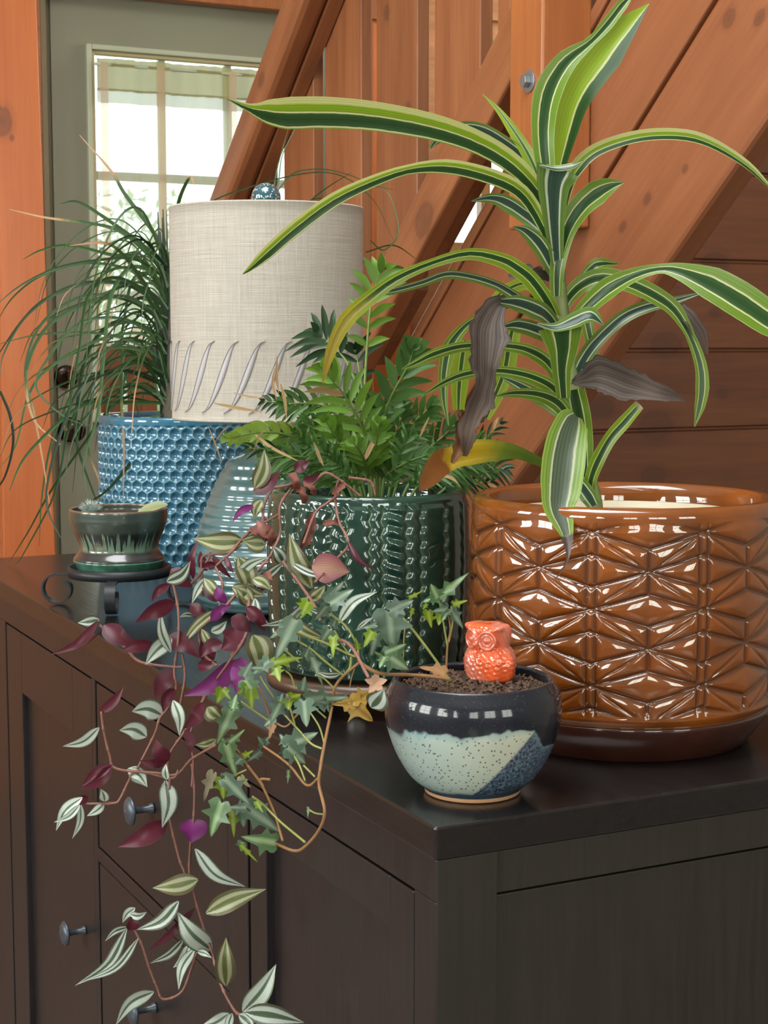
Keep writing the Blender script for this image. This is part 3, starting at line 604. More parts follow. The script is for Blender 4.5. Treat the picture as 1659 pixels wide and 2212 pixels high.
# --- small speckled blue and black bowl pot
g = ground(1024, 1.349); PX, PY = g[0], g[1]; pt_ = 1.2-(1458-740)/3500*1.372
hgt = pt_-TOP
prof0 = [(.038, 0), (.0405, .001), (.0415, .004), (.043, .006), (.055, .018), (.066, .038), (.0735, .062), (.0752, .080), (.0735, .092), (.0695, .100), (.0675, .1035), (.066, .1045), (.0640, .1040), (.0625, .101), (.066, .090), (.066, .080), (.01, .079)]
sc_ = hgt/.1045
C = catmull([(r, z*sc_) for r, z in prof0], 110)
bp_ = empty('flower_pot', (PX, PY, TOP), 'small round speckled pale blue and black pot at the cabinet corner holding the ivy', 'pot')
V, Fc, uv, mask = lathe(PX, PY, [(max(.001, r), TOP+max(0, z)) for r, z in C], 160)
def bluepot():
    m, nt, b = newmat('two_tone_speckle'); g = N(nt, 'ShaderNodeNewGeometry')
    d = N(nt, 'ShaderNodeVectorMath', operation='SUBTRACT'); d.inputs[1].default_value = (PX, PY, TOP); nt.links.new(g.outputs['Position'], d.inputs[0])
    # turn so that x runs to the photo right, y away from the camera
    mp = N(nt, 'ShaderNodeMapping'); mp.inputs['Rotation'].default_value = (0, 0, YAW); nt.links.new(d.outputs[0], mp.inputs[0])
    s = N(nt, 'ShaderNodeSeparateXYZ'); nt.links.new(mp.outputs[0], s.inputs[0]); X, Y, Z = s.outputs
    n1 = N(nt, 'ShaderNodeTexNoise', inp={'Scale': 26, 'Detail': 3, 'Roughness': .5}); nt.links.new(d.outputs[0], n1.inputs['Vector'])
    n2 = N(nt, 'ShaderNodeTexNoise', inp={'Scale': 750, 'Detail': 2}); nt.links.new(d.outputs[0], n2.inputs['Vector'])
    n3 = N(nt, 'ShaderNodeTexNoise', inp={'Scale': 430, 'Detail': 3}); nt.links.new(d.outputs[0], n3.inputs['Vector'])
    vo = N(nt, 'ShaderNodeTexVoronoi', inp={'Scale': 330, 'Randomness': 1}); nt.links.new(d.outputs[0], vo.inputs['Vector'])
    # pale ground with specks
    spk = ramp(nt, [(.0, (1,)*3), (.22, (1,)*3), (.32, (0,)*3), (1, (0,)*3)]); nt.links.new(math_(nt, 'ADD', vo.outputs['Distance'], math_(nt, 'MULTIPLY', math_(nt, 'SUBTRACT', n1.outputs[0], .5), .1)), spk.inputs[0])
    vc = N(nt, 'ShaderNodeSeparateColor'); nt.links.new(vo.outputs['Color'], vc.inputs[0]); keep = math_(nt, 'GREATER_THAN', vc.outputs[0], .45)
    pale = mixc(nt, (.40, .43, .36), (.54, .55, .44), n1.outputs[0])
    edge = math_(nt, 'MULTIPLY_ADD', X, -9, .25); pale = mixc(nt, pale, (.27, .40, .41), math_(nt, 'MINIMUM', math_(nt, 'MAXIMUM', edge, 0), .7))
    pale = mixc(nt, pale, (.06, .05, .04), math_(nt, 'MULTIPLY', math_(nt, 'MULTIPLY', spk.outputs[0], keep), .85))
    # blue speckle zone to the right of a slanted line
    r3 = ramp(nt, [(.36, (.012, .02, .035)), (.56, (.09, .135, .19)), (.8, (.2, .26, .33))]); nt.links.new(n3.outputs[0], r3.inputs[0])
    slant = math_(nt, 'SUBTRACT', X, math_(nt, 'MULTIPLY_ADD', Z, .88, -.011))      # >0 : blue zone
    sl = ramp(nt, [(.49, (0,)*3), (.51, (1,)*3)]); nt.links.new(math_(nt, 'MULTIPLY_ADD', slant, 8, .5), sl.inputs[0])
    body = mixc(nt, pale, r3.outputs[0], sl.outputs[0])
    lowf = ramp(nt, [(.49, (1,)*3), (.52, (0,)*3)]); nt.links.new(math_(nt, 'MULTIPLY_ADD', math_(nt, 'SUBTRACT', Z, math_(nt, 'MULTIPLY_ADD', n1.outputs[0], .012, .004)), 10, .5), lowf.inputs[0]); body = mixc(nt, body, (.03, .06, .09), lowf.outputs[0])
    # black dipped rim with a wandering edge, lower at the right
    wav = math_(nt, 'MULTIPLY', math_(nt, 'SUBTRACT', n1.outputs[0], .5), .05)
    wv2 = math_(nt, 'MULTIPLY', math_(nt, 'SINE', math_(nt, 'MULTIPLY', X, 115)), .0035)
    lim = math_(nt, 'ADD', math_(nt, 'ADD', math_(nt, 'MULTIPLY_ADD', X, .02, .0640), wav), wv2)
    lim = math_(nt, 'SUBTRACT', lim, math_(nt, 'MULTIPLY', sl.outputs[0], math_(nt, 'MULTIPLY', math_(nt, 'MAXIMUM', math_(nt, 'SUBTRACT', X, .045), 0), 1.2)))
    bl = ramp(nt, [(.485, (0,)*3), (.505, (1,)*3)]); nt.links.new(math_(nt, 'MULTIPLY_ADD', math_(nt, 'SUBTRACT', Z, lim), 8, .5), bl.inputs[0])
    r2 = ramp(nt, [(.0, (.006, .008, .016)), (.66, (.010, .012, .02)), (.76, (.12, .12, .12))]); nt.links.new(n2.outputs[0], r2.inputs[0])
    halo = ramp(nt, [(.44, (0,)*3), (.485, (1,)*3)]); nt.links.new(math_(nt, 'MULTIPLY_ADD', math_(nt, 'SUBTRACT', Z, lim), 8, .5), halo.inputs[0])
    body = mixc(nt, body, (.16, .28, .32), math_(nt, 'MULTIPLY', halo.outputs[0], .6))
    c = mixc(nt, body, r2.outputs[0], bl.outputs[0])
    foot = math_(nt, 'LESS_THAN', Z, .0042); c = mixc(nt, c, (.50, .27, .15), foot)
    sp_ = N(nt, 'ShaderNodeVectorMath', operation='SUBTRACT'); cc = P(1104, 1627, 1.31)-np.array([PX, PY, TOP]); sp_.inputs[1].default_value = tuple(cc); nt.links.new(d.outputs[0], sp_.inputs[0])
    le = N(nt, 'ShaderNodeVectorMath', operation='LENGTH'); nt.links.new(sp_.outputs[0], le.inputs[0])
    c = mixc(nt, c, (.45, .17, .06), math_(nt, 'MULTIPLY', math_(nt, 'LESS_THAN', math_(nt, 'ADD', le.outputs['Value'], math_(nt, 'MULTIPLY', n3.outputs[0], .004)), .0048), .8))
    nt.links.new(c, b.inputs['Base Color']); b.inputs['Roughness'].default_value = .45; b.inputs['Specular IOR Level'].default_value = .15; b.inputs['Coat Weight'].default_value = .9; b.inputs['Coat Roughness'].default_value = .08
    return m
mk('pot_body', V, Fc, bluepot(), bp_, uv=uv)
PS = pt_-.0085
soil('soil', PX, PY, PS, .0645, bp_, .003); crumbs(PX, PY, PS+.001, .060, bp_, 520, .0008, .0028)
# --- orange owl figurine standing on the soil
g = P(1058, 1468, 1.375); ox, oy = g[0], g[1]; oz = PS-.001
oyaw = math.atan2(rt[1], rt[0]); of = -PI/2-YAW-math.radians(42)     # facing direction (towards the camera, turned to the photo left)
ow = empty('owl_figurine', (ox, oy, oz), 'small glossy orange ceramic owl standing on the soil of the speckled pot', 'figurine')
M_owl = ceramic('orange_glaze', (.78, .11, .03), (.62, .22, .17), noise=.15, ns=90)
prof = catmull([(.0165, 0), (.0205, .004), (.0225, .012), (.0225, .021), (.0195, .029), (.0175, .032), (.0185, .038), (.0190, .044), (.0165, .0495), (.010, .0515), (.0008, .0512)], 80)
def owl(T, R, Z):
    a = ((T-of+PI) % (2*PI))-PI; z = Z-oz
    dr = np.zeros_like(T)
    for s in (-1, 1):                       # ears
        dr += (.0045)*np.exp(-((a-s*.95)/.35)**2-((z-.0475)/.0035)**2)
        dr += .0020*np.exp(-((a-s*1.55)/.35)**2-((z-.017)/.010)**2)      # wings
        dr += .0020*np.exp(-((a-s*.25)/.16)**2-((z-.002)/.003)**2)       # feet
    dr -= .002*np.exp(-(a/.5)**2-((z-.040)/.006)**2)                       # face hollow
    row = np.floor(z/.0042); dr += np.where(z < .031, .0010*np.sin(a*9+row*PI)*np.sin(z/.0042*PI*1.0), 0)
    dr += .0004*np.sin(a*23+z*900)
    dr = dr*np.clip(R/.012, 0, 1)
    return dr, np.clip(np.sin(a*2.2+1.5+z*70)*.6+.1, 0, 1)
V, Fc, uv, mask = lathe(ox, oy, [(max(.0008, r), oz+max(0, z)) for r, z in prof], 110, owl)
V = np.array(V); zz = V[:, 2]-oz     # flatten front to back, lift the ear tips
fd = np.array([math.cos(of), math.sin(of), 0]); rel = V-np.array([ox, oy, 0]); dd = rel[:, 0]*fd[0]+rel[:, 1]*fd[1]
V[:, 0] -= fd[0]*dd*.12; V[:, 1] -= fd[1]*dd*.12
sd = np.array([-fd[1], fd[0]]); ss = np.abs(rel[:, 0]*sd[0]+rel[:, 1]*sd[1])
V[:, 2] += np.where(zz > .043, np.clip(ss-.011, 0, 1)*.30, 0)
mk('owl_body', V, Fc, M_owl, ow, uv=uv, col=mask)
for s in (-1, 1):
    sv = np.array([-fd[1], fd[0], 0]); c = np.array([ox, oy, oz+.0385])+fd*.0145+sv*s*.0082
    nrmv = nrm(fd*1.0+sv*s*.38); t1 = np.cross(nrmv, [0, 0, 1.]); t1 /= np.linalg.norm(t1); t2 = np.cross(t1, nrmv)
    th = np.linspace(0, 2*PI, 32, endpoint=False)
    prf = [(.0084, -.002), (.0084, .0014), (.0074, .0022), (.0066, .0012), (.0052, .0010), (.0047, .0018), (.0040, .0010), (.0026, .0010), (.0020, .0022), (.0003, .0024)]
    Vv = [c+nrmv*y+t1*r*math.cos(t)+t2*r*math.sin(t) for r, y in prf for t in th]; n = 32
    mk('eye', Vv, [(i*n+j, i*n+(j+1) % n, (i+1)*n+(j+1) % n, (i+1)*n+j) for i in range(len(prf)-1) for j in range(n)], M_owl, ow, col=[.45]*len(Vv))
c = np.array([ox, oy, oz+.0345])+fd*.0165
mk('beak', *tube([c+[0, 0, .004], c+fd*.0035+[0, 0, .001], c+fd*.002-[0, 0, .004]], [.0012, .0026, .0004], 10), M_owl, ow, col=[.2]*30)
# --- blue honeycomb pot
g = ground(393, 2.83); HX_, HY_ = g[0], g[1]; RH_ = .1445; hb = TOP; ht = 1.2-(893-740)/3500*2.83
hang = math.atan2(-HY_, -HX_)
NC = 46; pw = 2*PI/NC; rowh = .0176
def honey(T, R, Z):
    u = (T-hang)/pw; v = (Z-hb)/rowh; best = np.full(T.shape, 9.); sec = np.full(T.shape, 9.)
    r0 = np.round(v)
    for dr_ in (-1, 0, 1):
        r_ = r0+dr_; off = .5*(r_ % 2)
        for dc in (-1, 0, 1):
            cidx = np.round(u-off)+dc+off; d = np.hypot((u-cidx)*pw*RH_, (v-r_)*rowh)
            m_ = d < best; sec = np.where(m_, best, np.minimum(sec, d)); best = np.where(m_, d, best)
    e = sec-best                                   # 0 at the cell wall
    fade = (R > RH_-.0175-.0*R)*np.where((R < RH_-.010)&(Z > hb+.05), 0, 1)*np.clip((ht-.014-Z)/.003, 0, 1)*np.clip((Z-hb-.006)/.004, 0, 1)
    bowl = np.clip(1-(best/.0088)**2, 0, 1)
    rim = np.exp(-(e/.0016)**2)
    return fade*(-.0050*np.sqrt(bowl)), np.clip(rim*.55, 0, 1)*fade
prof = [(.118, hb), (.124, hb+.002)]
for i in range(181):
    t = i/180; z = hb+.004+(ht-.008-hb-.004)*t; prof.append((RH_-.016*math.exp(-((z-hb)/.03)**2*1.0)-.001, z))
prof += [(RH_-.001, ht-.004), (RH_-.003, ht-.001), (RH_-.006, ht), (RH_-.010, ht-.002), (RH_-.012, ht-.008), (RH_-.012, hb+.02), (.02, hb+.02)]
hp = empty('flower_pot', (HX_, HY_, TOP), 'blue glazed pot dimpled like honeycomb, standing behind at the left beside the lamp', 'pot')
V, Fc, uv, mask = lathe(HX_, HY_, prof, 736, honey); mk('pot_body', V, Fc, ceramic('blue_glaze', (.035, .155, .255), (.30, .48, .50), noise=.12, ns=30, rough=.1), hp, uv=uv, col=mask)
soil('soil', HX_, HY_, ht-.028, RH_-.013, hp)
# --- lamp
g = ground(580, 2.30); LX, LY = g[0], g[1]
lamp = empty('table_lamp', (LX, LY, TOP), 'table lamp with cream linen drum shade and ribbed sea-green glass base', 'lamp')
zsb = 1.2-(903-740)/3500*2.30; zst = 1.2-(455-740)/3500*2.30; RT, RB = .1355, .1345
def linen():
    m, nt, b = newmat('linen'); uvn = N(nt, 'ShaderNodeUVMap')
    def thread(sx, sy, seed):
        mp = N(nt, 'ShaderNodeVectorMath', operation='MULTIPLY'); mp.inputs[1].default_value = (sx, sy, 1); nt.links.new(uvn.outputs[0], mp.inputs[0])
        n = N(nt, 'ShaderNodeTexNoise', inp={'Scale': 1.0, 'Detail': 3}); n.noise_dimensions = '2D'; nt.links.new(mp.outputs[0], n.inputs['Vector']); return n.outputs[0]
    a = thread(900, 6, 0); b_ = thread(14, 330, 1); a2 = thread(260, 4, 0); b2 = thread(8, 110, 1)
    s = math_(nt, 'ADD', math_(nt, 'ADD', a, b_), math_(nt, 'ADD', a2, b2)); r = ramp(nt, [(.38, (.47, .42, .37)), (.64, (.61, .56, .50))]); nt.links.new(math_(nt, 'MULTIPLY', s, .25), r.inputs[0])
    nt.links.new(r.outputs[0], b.inputs['Base Color']); b.inputs['Roughness'].default_value = .9; b.inputs['Specular IOR Level'].default_value = .15
    bp = N(nt, 'ShaderNodeBump', inp={'Strength': .5, 'Distance': .001}); nt.links.new(s, bp.inputs['Height']); nt.links.new(bp.outputs[0], b.inputs['Normal'])
    tl = N(nt, 'ShaderNodeBsdfTranslucent'); nt.links.new(r.outputs[0], tl.inputs[0]); ms = N(nt, 'ShaderNodeMixShader', inp={0: .15}); nt.links.new(b.outputs[0], ms.inputs[1]); nt.links.new(tl.outputs[0], ms.inputs[2]); nt.links.new(ms.outputs[0], nt.nodes['Material Output'].inputs[0]); return m
pr_ = [(RB-.003, zsb+.001), (RB, zsb), (RB+.0008, zsb+.002)]+[(RB+(RT-RB)*i/20, zsb+.003+(zst-zsb-.006)*i/20) for i in range(21)]+[(RT+.0008, zst-.002), (RT, zst), (RT-.003, zst-.001), (RT-.003, zsb+.001)]
V, Fc, uv, mask = lathe(LX, LY, pr_, 128, close_bottom=False); M_linen = linen(); shd = mk('lamp_shade', V, Fc, M_linen, lamp, uv=uv)
lang = math.atan2(-LY, -LX)
M_cut = plain('lavender_pleat_shading', (.45, .42, .45), .8); M_cutd = plain('pleat_shadow', (.22, .20, .20), .9)  # fold shading put into colour: lavender fill and a dark shadow line
za, zb2 = 1.2-(733-740)/3500*2.18, 1.2-(892-740)/3500*2.18
for k_ in range(24):
    a0 = lang+math.radians(4+15*k_)
    for (nm, w0, w1, rr_, mt) in (('pleat', -.0, .062, .0014, M_cut), ('pleat_shadow_line', -.012, .0, .0022, M_cutd)):
        n = 26; V = []
        for i in range(n):
            t = i/(n-1); z = zb2+(za-zb2)*(t*.98+.02*math.sin(t*PI)); s_ = (t**1.0)*0+(.5-.5*math.cos(PI*min(1, t)))    # S curve
            a = a0+math.radians(25)*(.5+math.asin(max(-1, min(1, 2*t-1)))/PI)
            wd = math.sin(PI*min(1, max(0.0, t)))**.75
            cen = a; lo_, hi_ = cen+w0*wd*(.25 if nm == 'pleat_shadow_line' else 1), cen+w1*wd
            rad = RB+(RT-RB)*(z-zsb)/(zst-zsb)
            for q, r2_ in ((lo_, rad+.0002), (lo_, rad+rr_), (hi_, rad+rr_*.4+.0004), (hi_, rad+.0002)): V.append((LX+r2_*math.cos(q), LY+r2_*math.sin(q), z))
        mk(nm, V, [(i*4+j, i*4+(j+1) % 4, (i+1)*4+(j+1) % 4, (i+1)*4+j) for i in range(n-1) for j in range(4)], mt, shd)
bpz = lambda y: 1.2-(y-740)/3500*2.30
kx = 2.30/3500
pb = catmull([(88*kx, TOP), (120*kx, TOP+.003), (150*kx, bpz(1300)), (168*kx, bpz(1255)), (170*kx, bpz(1215)), (160*kx, bpz(1170)), (142*kx, bpz(1110)), (118*kx, bpz(1050)), (92*kx, bpz(1003)), (82*kx, bpz(990)), (48*kx, bpz(978)), (30*kx, bpz(965)), (26*kx, bpz(930))], 220)
pb[:, 1] = np.maximum(pb[:, 1], TOP)
def ribs(T, R, Z): return .0011*np.sin(Z*2*PI/.0135)*np.clip((.066*1-0*R+R-.05)/.03, 0, 1)*(Z > TOP+.01), np.zeros_like(T)
V, Fc, uv, mask = lathe(LX, LY, pb, 128, ribs); M_sea = ceramic('sea_green', (.085, .165, .18), noise=.15, ns=40, rough=.5); M_sea.node_tree.nodes['Principled BSDF'].inputs['Coat Roughness'].default_value = .12
mk('lamp_base', V, Fc, M_sea, lamp, uv=uv)
pn = catmull([(26*kx, bpz(932)), (34*kx, bpz(925)), (34*kx, bpz(915)), (20*kx, bpz(908)), (8*kx, bpz(900)), (6*kx, bpz(470)), (6*kx, bpz(452))], 30)
V, Fc, uv, mask = lathe(LX, LY, pn, 32, closed_top=True); mk('lamp_stem', V, Fc, plain('brushed_steel', (.5, .5, .48), .3, .9), lamp, uv=uv)
zr_ = zst-.012
sp_l = [boxVF((-.001, -.001, 0), (0, 0, 0))]
for k_ in range(3):
    a = 2*PI*k_/3+.4; p0 = np.array([LX+.004*math.cos(a), LY+.004*math.sin(a), zr_]); p1 = np.array([LX+(RT-.003)*math.cos(a), LY+(RT-.003)*math.sin(a), zr_])
    mk('shade_spider', *tube([p0, p1], .0015, 6), M_zinc, lamp)
fz = 1.2-(433-740)/3500*2.30; fr_ = 31*kx
pf = [(.0045, zr_-.004), (.0045, fz-fr_*.96)]+[(fr_*math.cos(t), fz+fr_*math.sin(t)) for t in np.linspace(-1.35, PI/2-.01, 26)]
V, Fc, uv, mask = lathe(LX, LY, pf, 48)
def finial():
    m, nt, b = newmat('speckled_blue_glass'); g = N(nt, 'ShaderNodeNewGeometry'); vo = N(nt, 'ShaderNodeTexVoronoi', inp={'Scale': 260}); nt.links.new(g.outputs['Position'], vo.inputs['Vector']); r = ramp(nt, [(0, (.7, .75, .75)), (.22, (.7, .75, .75)), (.3, (.03, .09, .12))]); nt.links.new(vo.outputs['Distance'], r.inputs[0]); nt.links.new(r.outputs[0], b.inputs['Base Color']); b.inputs['Roughness'].default_value = .1; b.inputs['Coat Weight'].default_value = 1; return m
mk('finial', V, Fc, finial(), lamp, uv=uv)
# --- iron scroll stand and the small drip-glazed pot
g = ground(256, 2.335); IX, IY = g[0], g[1]
istd = empty('iron_plant_stand', (IX, IY, TOP), 'black wrought iron ring stand with scrolled feet at the left', 'plant stand')
M_iron = plain('wrought_iron', (.022, .024, .028), .45, .3, noise=.3, nscale=300)
zr0, zr1 = TOP+.0435, TOP+.0575; RI = .0745
V, Fc, uv, mask = lathe(IX, IY, [(RI-.0035, zr0), (RI, zr0), (RI, zr1), (RI-.0035, zr1), (RI-.0035, zr0+.003), (.045, zr0+.003), (.045, zr0)], 96, close_bottom=False)
mk('ring', V, Fc, M_iron, istd, uv=uv); mk('base_plate', *lathe(IX, IY, [(.0462, zr0), (.0462, zr0+.003), (.001, zr0+.003)], 48)[:2], M_iron, istd)
camr = math.atan2(rt[1], rt[0])
for k_ in (0, 1, 2):
    a = camr+math.radians(180-2)+k_*PI/2
    if k_ == 1: a = camr+math.radians(-88)+0*PI
    if k_ == 3: a = camr+math.radians(90)
    dv = np.array([math.cos(a), math.sin(a), 0]); sv = np.array([-math.sin(a), math.cos(a), 0]); c0 = np.array([IX, IY, 0])
    pth = [(RI-.012, zr0+.001)]+[(RI+.001, zr0+.001), (RI+.014, zr0+.0005)]
    rc = .0212; cxx, czz = RI+.0165, TOP+rc+.0026
    pth += [(cxx-rc*math.sin(t)*-1.0*0+rc*math.cos(t), czz+rc*math.sin(t)) for t in np.linspace(PI/2, -PI/2-.0, 12)]
    pth += [(cxx+rc*.95*math.cos(t), czz+rc*math.sin(t)) for t in np.linspace(-PI/2, -PI+.1, 6)]
    pth += [(cxx-rc*.86, czz+.006), (cxx-rc*.55, czz+.010)] if k_ % 2 == 0 else [(cxx-rc*.8, czz+.006)]
    pth = catmull(pth, 60); tt = nrm(np.gradient(pth, axis=0)); nn = np.stack([-tt[:, 1], tt[:, 0]], -1)
    V = []
    for (r_, z_), (nr, nz_) in zip(pth, nn):
        for s1, s2 in ((-1, -1), (1, -1), (1, 1), (-1, 1)):
            rr2, zz2 = r_+nr*.0013*s2, max(TOP+.0002, z_+nz_*.0013*s2); V.append(c0+dv*rr2+sv*.0075*s1+np.array([0, 0, zz2]))
    n = len(pth); Fc = [(i*4+j, i*4+(j+1) % 4, (i+1)*4+(j+1) % 4, (i+1)*4+j) for i in range(n-1) for j in range(4)]+[(0, 1, 2, 3), (4*n-1, 4*n-2, 4*n-3, 4*n-4)]
    mk('leg', V, Fc, M_iron, istd, smooth=False)
k2 = 2.335/3500; z0p = zr0+.0032
sp0 = empty('flower_pot', (IX, IY, z0p), 'small waisted dark green pot with dripping glaze standing on the iron stand', 'pot')
def drip():
    m, nt, b = newmat('drip_glaze'); g = N(nt, 'ShaderNodeNewGeometry'); uvn = N(nt, 'ShaderNodeUVMap'); s = N(nt, 'ShaderNodeSeparateXYZ'); nt.links.new(uvn.outputs[0], s.inputs[0])
    n0 = N(nt, 'ShaderNodeTexNoise', inp={'Scale': 1, 'Detail': 2}); n0.noise_dimensions = '1D'; nt.links.new(math_(nt, 'MULTIPLY', s.outputs[0], 75), n0.inputs['W'])
    n1 = N(nt, 'ShaderNodeTexNoise', inp={'Scale': 55, 'Detail': 4}); nt.links.new(g.outputs['Position'], n1.inputs['Vector'])
    v = s.outputs[1]
    top = mixc(nt, (.02, .035, .03), (.065, .085, .07), n1.outputs[0])
    lim = math_(nt, 'MULTIPLY_ADD', n0.outputs[0], -1.1, 1.03)
    f = ramp(nt, [(.47, (0,)*3), (.53, (1,)*3)]); nt.links.new(math_(nt, 'ADD', math_(nt, 'SUBTRACT', v, lim), .5), f.inputs[0])
    brown = ramp(nt, [(.45, (.16, .26, .18)), (.62, (.14, .07, .05))]); nt.links.new(n1.outputs[0], brown.inputs[0])
    c = mixc(nt, brown.outputs[0], (.010, .018, .018), f.outputs[0])
    ft = ramp(nt, [(.60, (0,)*3), (.66, (1,)*3)]); nt.links.new(v, ft.inputs[0]); c = mixc(nt, c, top, ft.outputs[0])
    fb = ramp(nt, [(.30, (1,)*3), (.36, (0,)*3)]); nt.links.new(math_(nt, 'ADD', v, math_(nt, 'MULTIPLY', n1.outputs[0], .05)), fb.inputs[0]); c = mixc(nt, c, (.03, .03, .032), fb.outputs[0])
    rim = ramp(nt, [(.965, (0,)*3), (.985, (1,)*3)]); nt.links.new(v, rim.inputs[0]); c = mixc(nt, c, (.16, .10, .065), rim.outputs[0])
    nt.links.new(c, b.inputs['Base Color']); b.inputs['Roughness'].default_value = .3; b.inputs['Coat Weight'].default_value = 1; b.inputs['Coat Roughness'].default_value = .06; return m
zz_ = lambda y: 1.2-(y-740)/3500*2.335
pz_ = catmull([(84*k2, z0p+.010), (96*k2, zz_(1210)), (97*k2, zz_(1203)), (86*k2, zz_(1188)), (86*k2, zz_(1175)), (96*k2, zz_(1150)), (105*k2, zz_(1125)), (106*k2, zz_(1112)), (106*k2, zz_(1100)), (104*k2, zz_(1097)), (100*k2, zz_(1099)), (98*k2, zz_(1115)), (80*k2, zz_(1140))], 90)
V, Fc, uv, mask = lathe(IX, IY, pz_, 96); mk('pot_body', V, Fc, drip(), sp0, uv=uv)
soil('soil', IX, IY, zz_(1112), 97*k2, sp0, .003)
psu = catmull([(66*k2, z0p), (84*k2, z0p+.0015), (97*k2, zz_(1215)), (99*k2, zz_(1209)), (96*k2, zz_(1208)), (90*k2, zz_(1213)), (60*k2, zz_(1214))], 40)
psu[:, 1] = np.maximum(psu[:, 1], z0p)
V, Fc, uv, mask = lathe(IX, IY, psu, 96); mk('saucer', V, Fc, ceramic('mint_glaze', (.06, .16, .115), noise=.5, ns=60), sp0, uv=uv)
# grey fuzzy cactus sprig and a flat succulent leaf in it
cac = empty('small_succulent', P(192, 1108, 2.30), 'tiny spiny grey-green succulent at the left rim of the small drip-glazed pot', 'plant')
M_cac = plain('grey_green', (.10, .14, .12), .6, noise=.4, nscale=200)
V, Fc, uv, mask = lathe(*P(196, 1100, 2.31)[:2], [(.002, zz_(1114)), (.011, zz_(1110)), (.014, zz_(1100)), (.011, zz_(1091)), (.004, zz_(1086)), (.0005, zz_(1085))], 28); mk('stem', V, Fc, M_cac, cac, uv=uv)
V = []; Fc = []; c = P(196, 1100, 2.31)
for i in range(220):
    d = np.random.normal(size=3); d[2] = abs(d[2])*.8; d /= np.linalg.norm(d); p = c+d*np.array([.012, .012, .009]); q = p+d*.007; s = np.cross(d, [.3, .5, .1]); s = s/np.linalg.norm(s)*.0003; n = len(V); V += [p-s, p+s, q]; Fc.append((n, n+1, n+2))
tag(mk('spines', V, Fc, plain('white_spine', (.45, .5, .47), .8), cac, smooth=False), kind='stuff')
V, Fc, uv = ribbon([P(300, 1110, 2.31), P(320, 1100, 2.31), P(345, 1093, 2.31), P(362, 1091, 2.31)], [.003, .006, .006, .001], 12, roll=.9); mk('leaf', V, Fc, leafmat('pale_succulent', [(0, (.22, .25, .12)), (1, (.3, .32, .18))], .5, .1), cac, uv=uv)
# ------------------------------------------------------------------ plants
def leafobj(name, px, hw, mat, par, d, n=22, roll=.3, fold=.22, wave=0., jag=0., label=None, k=None, nu=5):
    """px: list of (x,y) or (x,y,ddepth) picture points at distance d ; hw in picture pixels"""
    pts = [P(p[0], p[1], d+(p[2] if len(p) > 2 else 0)) for p in px]
    kk = d/F0
    V, Fc, uv = ribbon(pts, [max(.4, h)*kk for h in hw], n, roll, fold, nu, wave, jag)
    o = mk(name, V, Fc, mat, par, uv=uv)
    if label: o['label'] = label
    return o
# --- dracaena
DG, DG2, LIME, CR = (.022, .065, .016), (.035, .10, .022), (.20, .33, .018), (.62, .62, .33)
st_n = [(0, DG), (.34, DG2), (.37, CR), (.43, CR), (.48, LIME), (.93, LIME), (1, (.5, .52, .2))]
M_dr = leafmat('dracaena_leaf', [(0, DG), (.36, DG2), (.39, CR), (.45, CR), (.50, (.145, .26, .022)), (.93, (.15, .27, .025)), (1, (.42, .45, .18))], .30, .42, lines=.12)
M_drU = leafmat('dracaena_leaf_low_band', st_n, .30, .42, lines=.12, off=.48)
M_drR = leafmat('dracaena_leaf_side_band', st_n, .30, .45, lines=.12, off=-.52)
M_drX = leafmat('dracaena_broad_lime_leaf', [(0, DG), (.30, DG2), (.34, CR), (.40, CR), (.45, (.27, .42, .03)), (1, (.30, .44, .035))], .30, .5, lines=.06, off=-.72)
M_drG = leafmat('dracaena_grey_band_leaf', [(0, (.075, .10, .065)), (.42, (.085, .12, .07)), (.46, (.5, .52, .36)), (.52, (.5, .52, .36)), (.56, (.15, .26, .045)), (1, (.24, .36, .06))], .35, .4, vstops=[(.0, LIME, 0), (.66, LIME, 0), (.685, (.075, .05, .045), 1), (1, (.13, .08, .06), 1)], lines=.2)
M_drL = leafmat('dracaena_young_leaf', [(0, (.05, .14, .02)), (.18, (.06, .16, .02)), (.22, CR), (.27, CR), (.31, (.27, .42, .03)), (1, (.33, .47, .04))], .30, .50, lines=.08)
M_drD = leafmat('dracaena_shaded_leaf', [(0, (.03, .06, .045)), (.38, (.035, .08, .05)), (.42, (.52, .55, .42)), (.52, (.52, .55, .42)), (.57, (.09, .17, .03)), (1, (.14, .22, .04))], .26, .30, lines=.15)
M_drT = leafmat('dracaena_tipped_leaf', st_n, .32, .42, vstops=[(.0, LIME, 0), (.66, LIME, 0), (.78, (.5, .42, .03), .6), (1, (.32, .17, .03), .9)])
M_drB = leafmat('dracaena_brown_tip_leaf', st_n, .35, .4, vstops=[(.0, LIME, 0), (.655, LIME, 0), (.675, (.10, .065, .055), 1), (1, (.13, .08, .06), 1)], lines=.15)
M_drY = leafmat('dracaena_yellowed_leaf', [(0, (.45, .30, .01)), (.5, (.62, .42, .02)), (.6, (.72, .55, .10)), (1, (.55, .40, .02))], .4, .4, vstops=[(0, (.07, .15, .02), 1), (.30, (.12, .2, .02), .95), (.48, (.6, .4, .01), .1), (.58, (.6, .4, .01), 0), (.63, (.26, .09, .02), 1), (1, (.20, .075, .025), 1)])
M_dead = leafmat('withered_leaf', [(0, (.040, .027, .022)), (.3, (.085, .06, .05)), (.5, (.035, .024, .02)), (.75, (.09, .068, .06)), (1, (.045, .03, .025))], .75, .08, lines=.3, vstops=[(0, (.12, .12, .11), .4), (.2, (.1, .08, .07), 0), (1, (.09, .04, .02), .5)])
M_deadO = leafmat('crumpled_leaf', [(0, (.12, .05, .02)), (.5, (.20, .08, .025)), (1, (.08, .035, .02))], .7, .1, lines=.3)
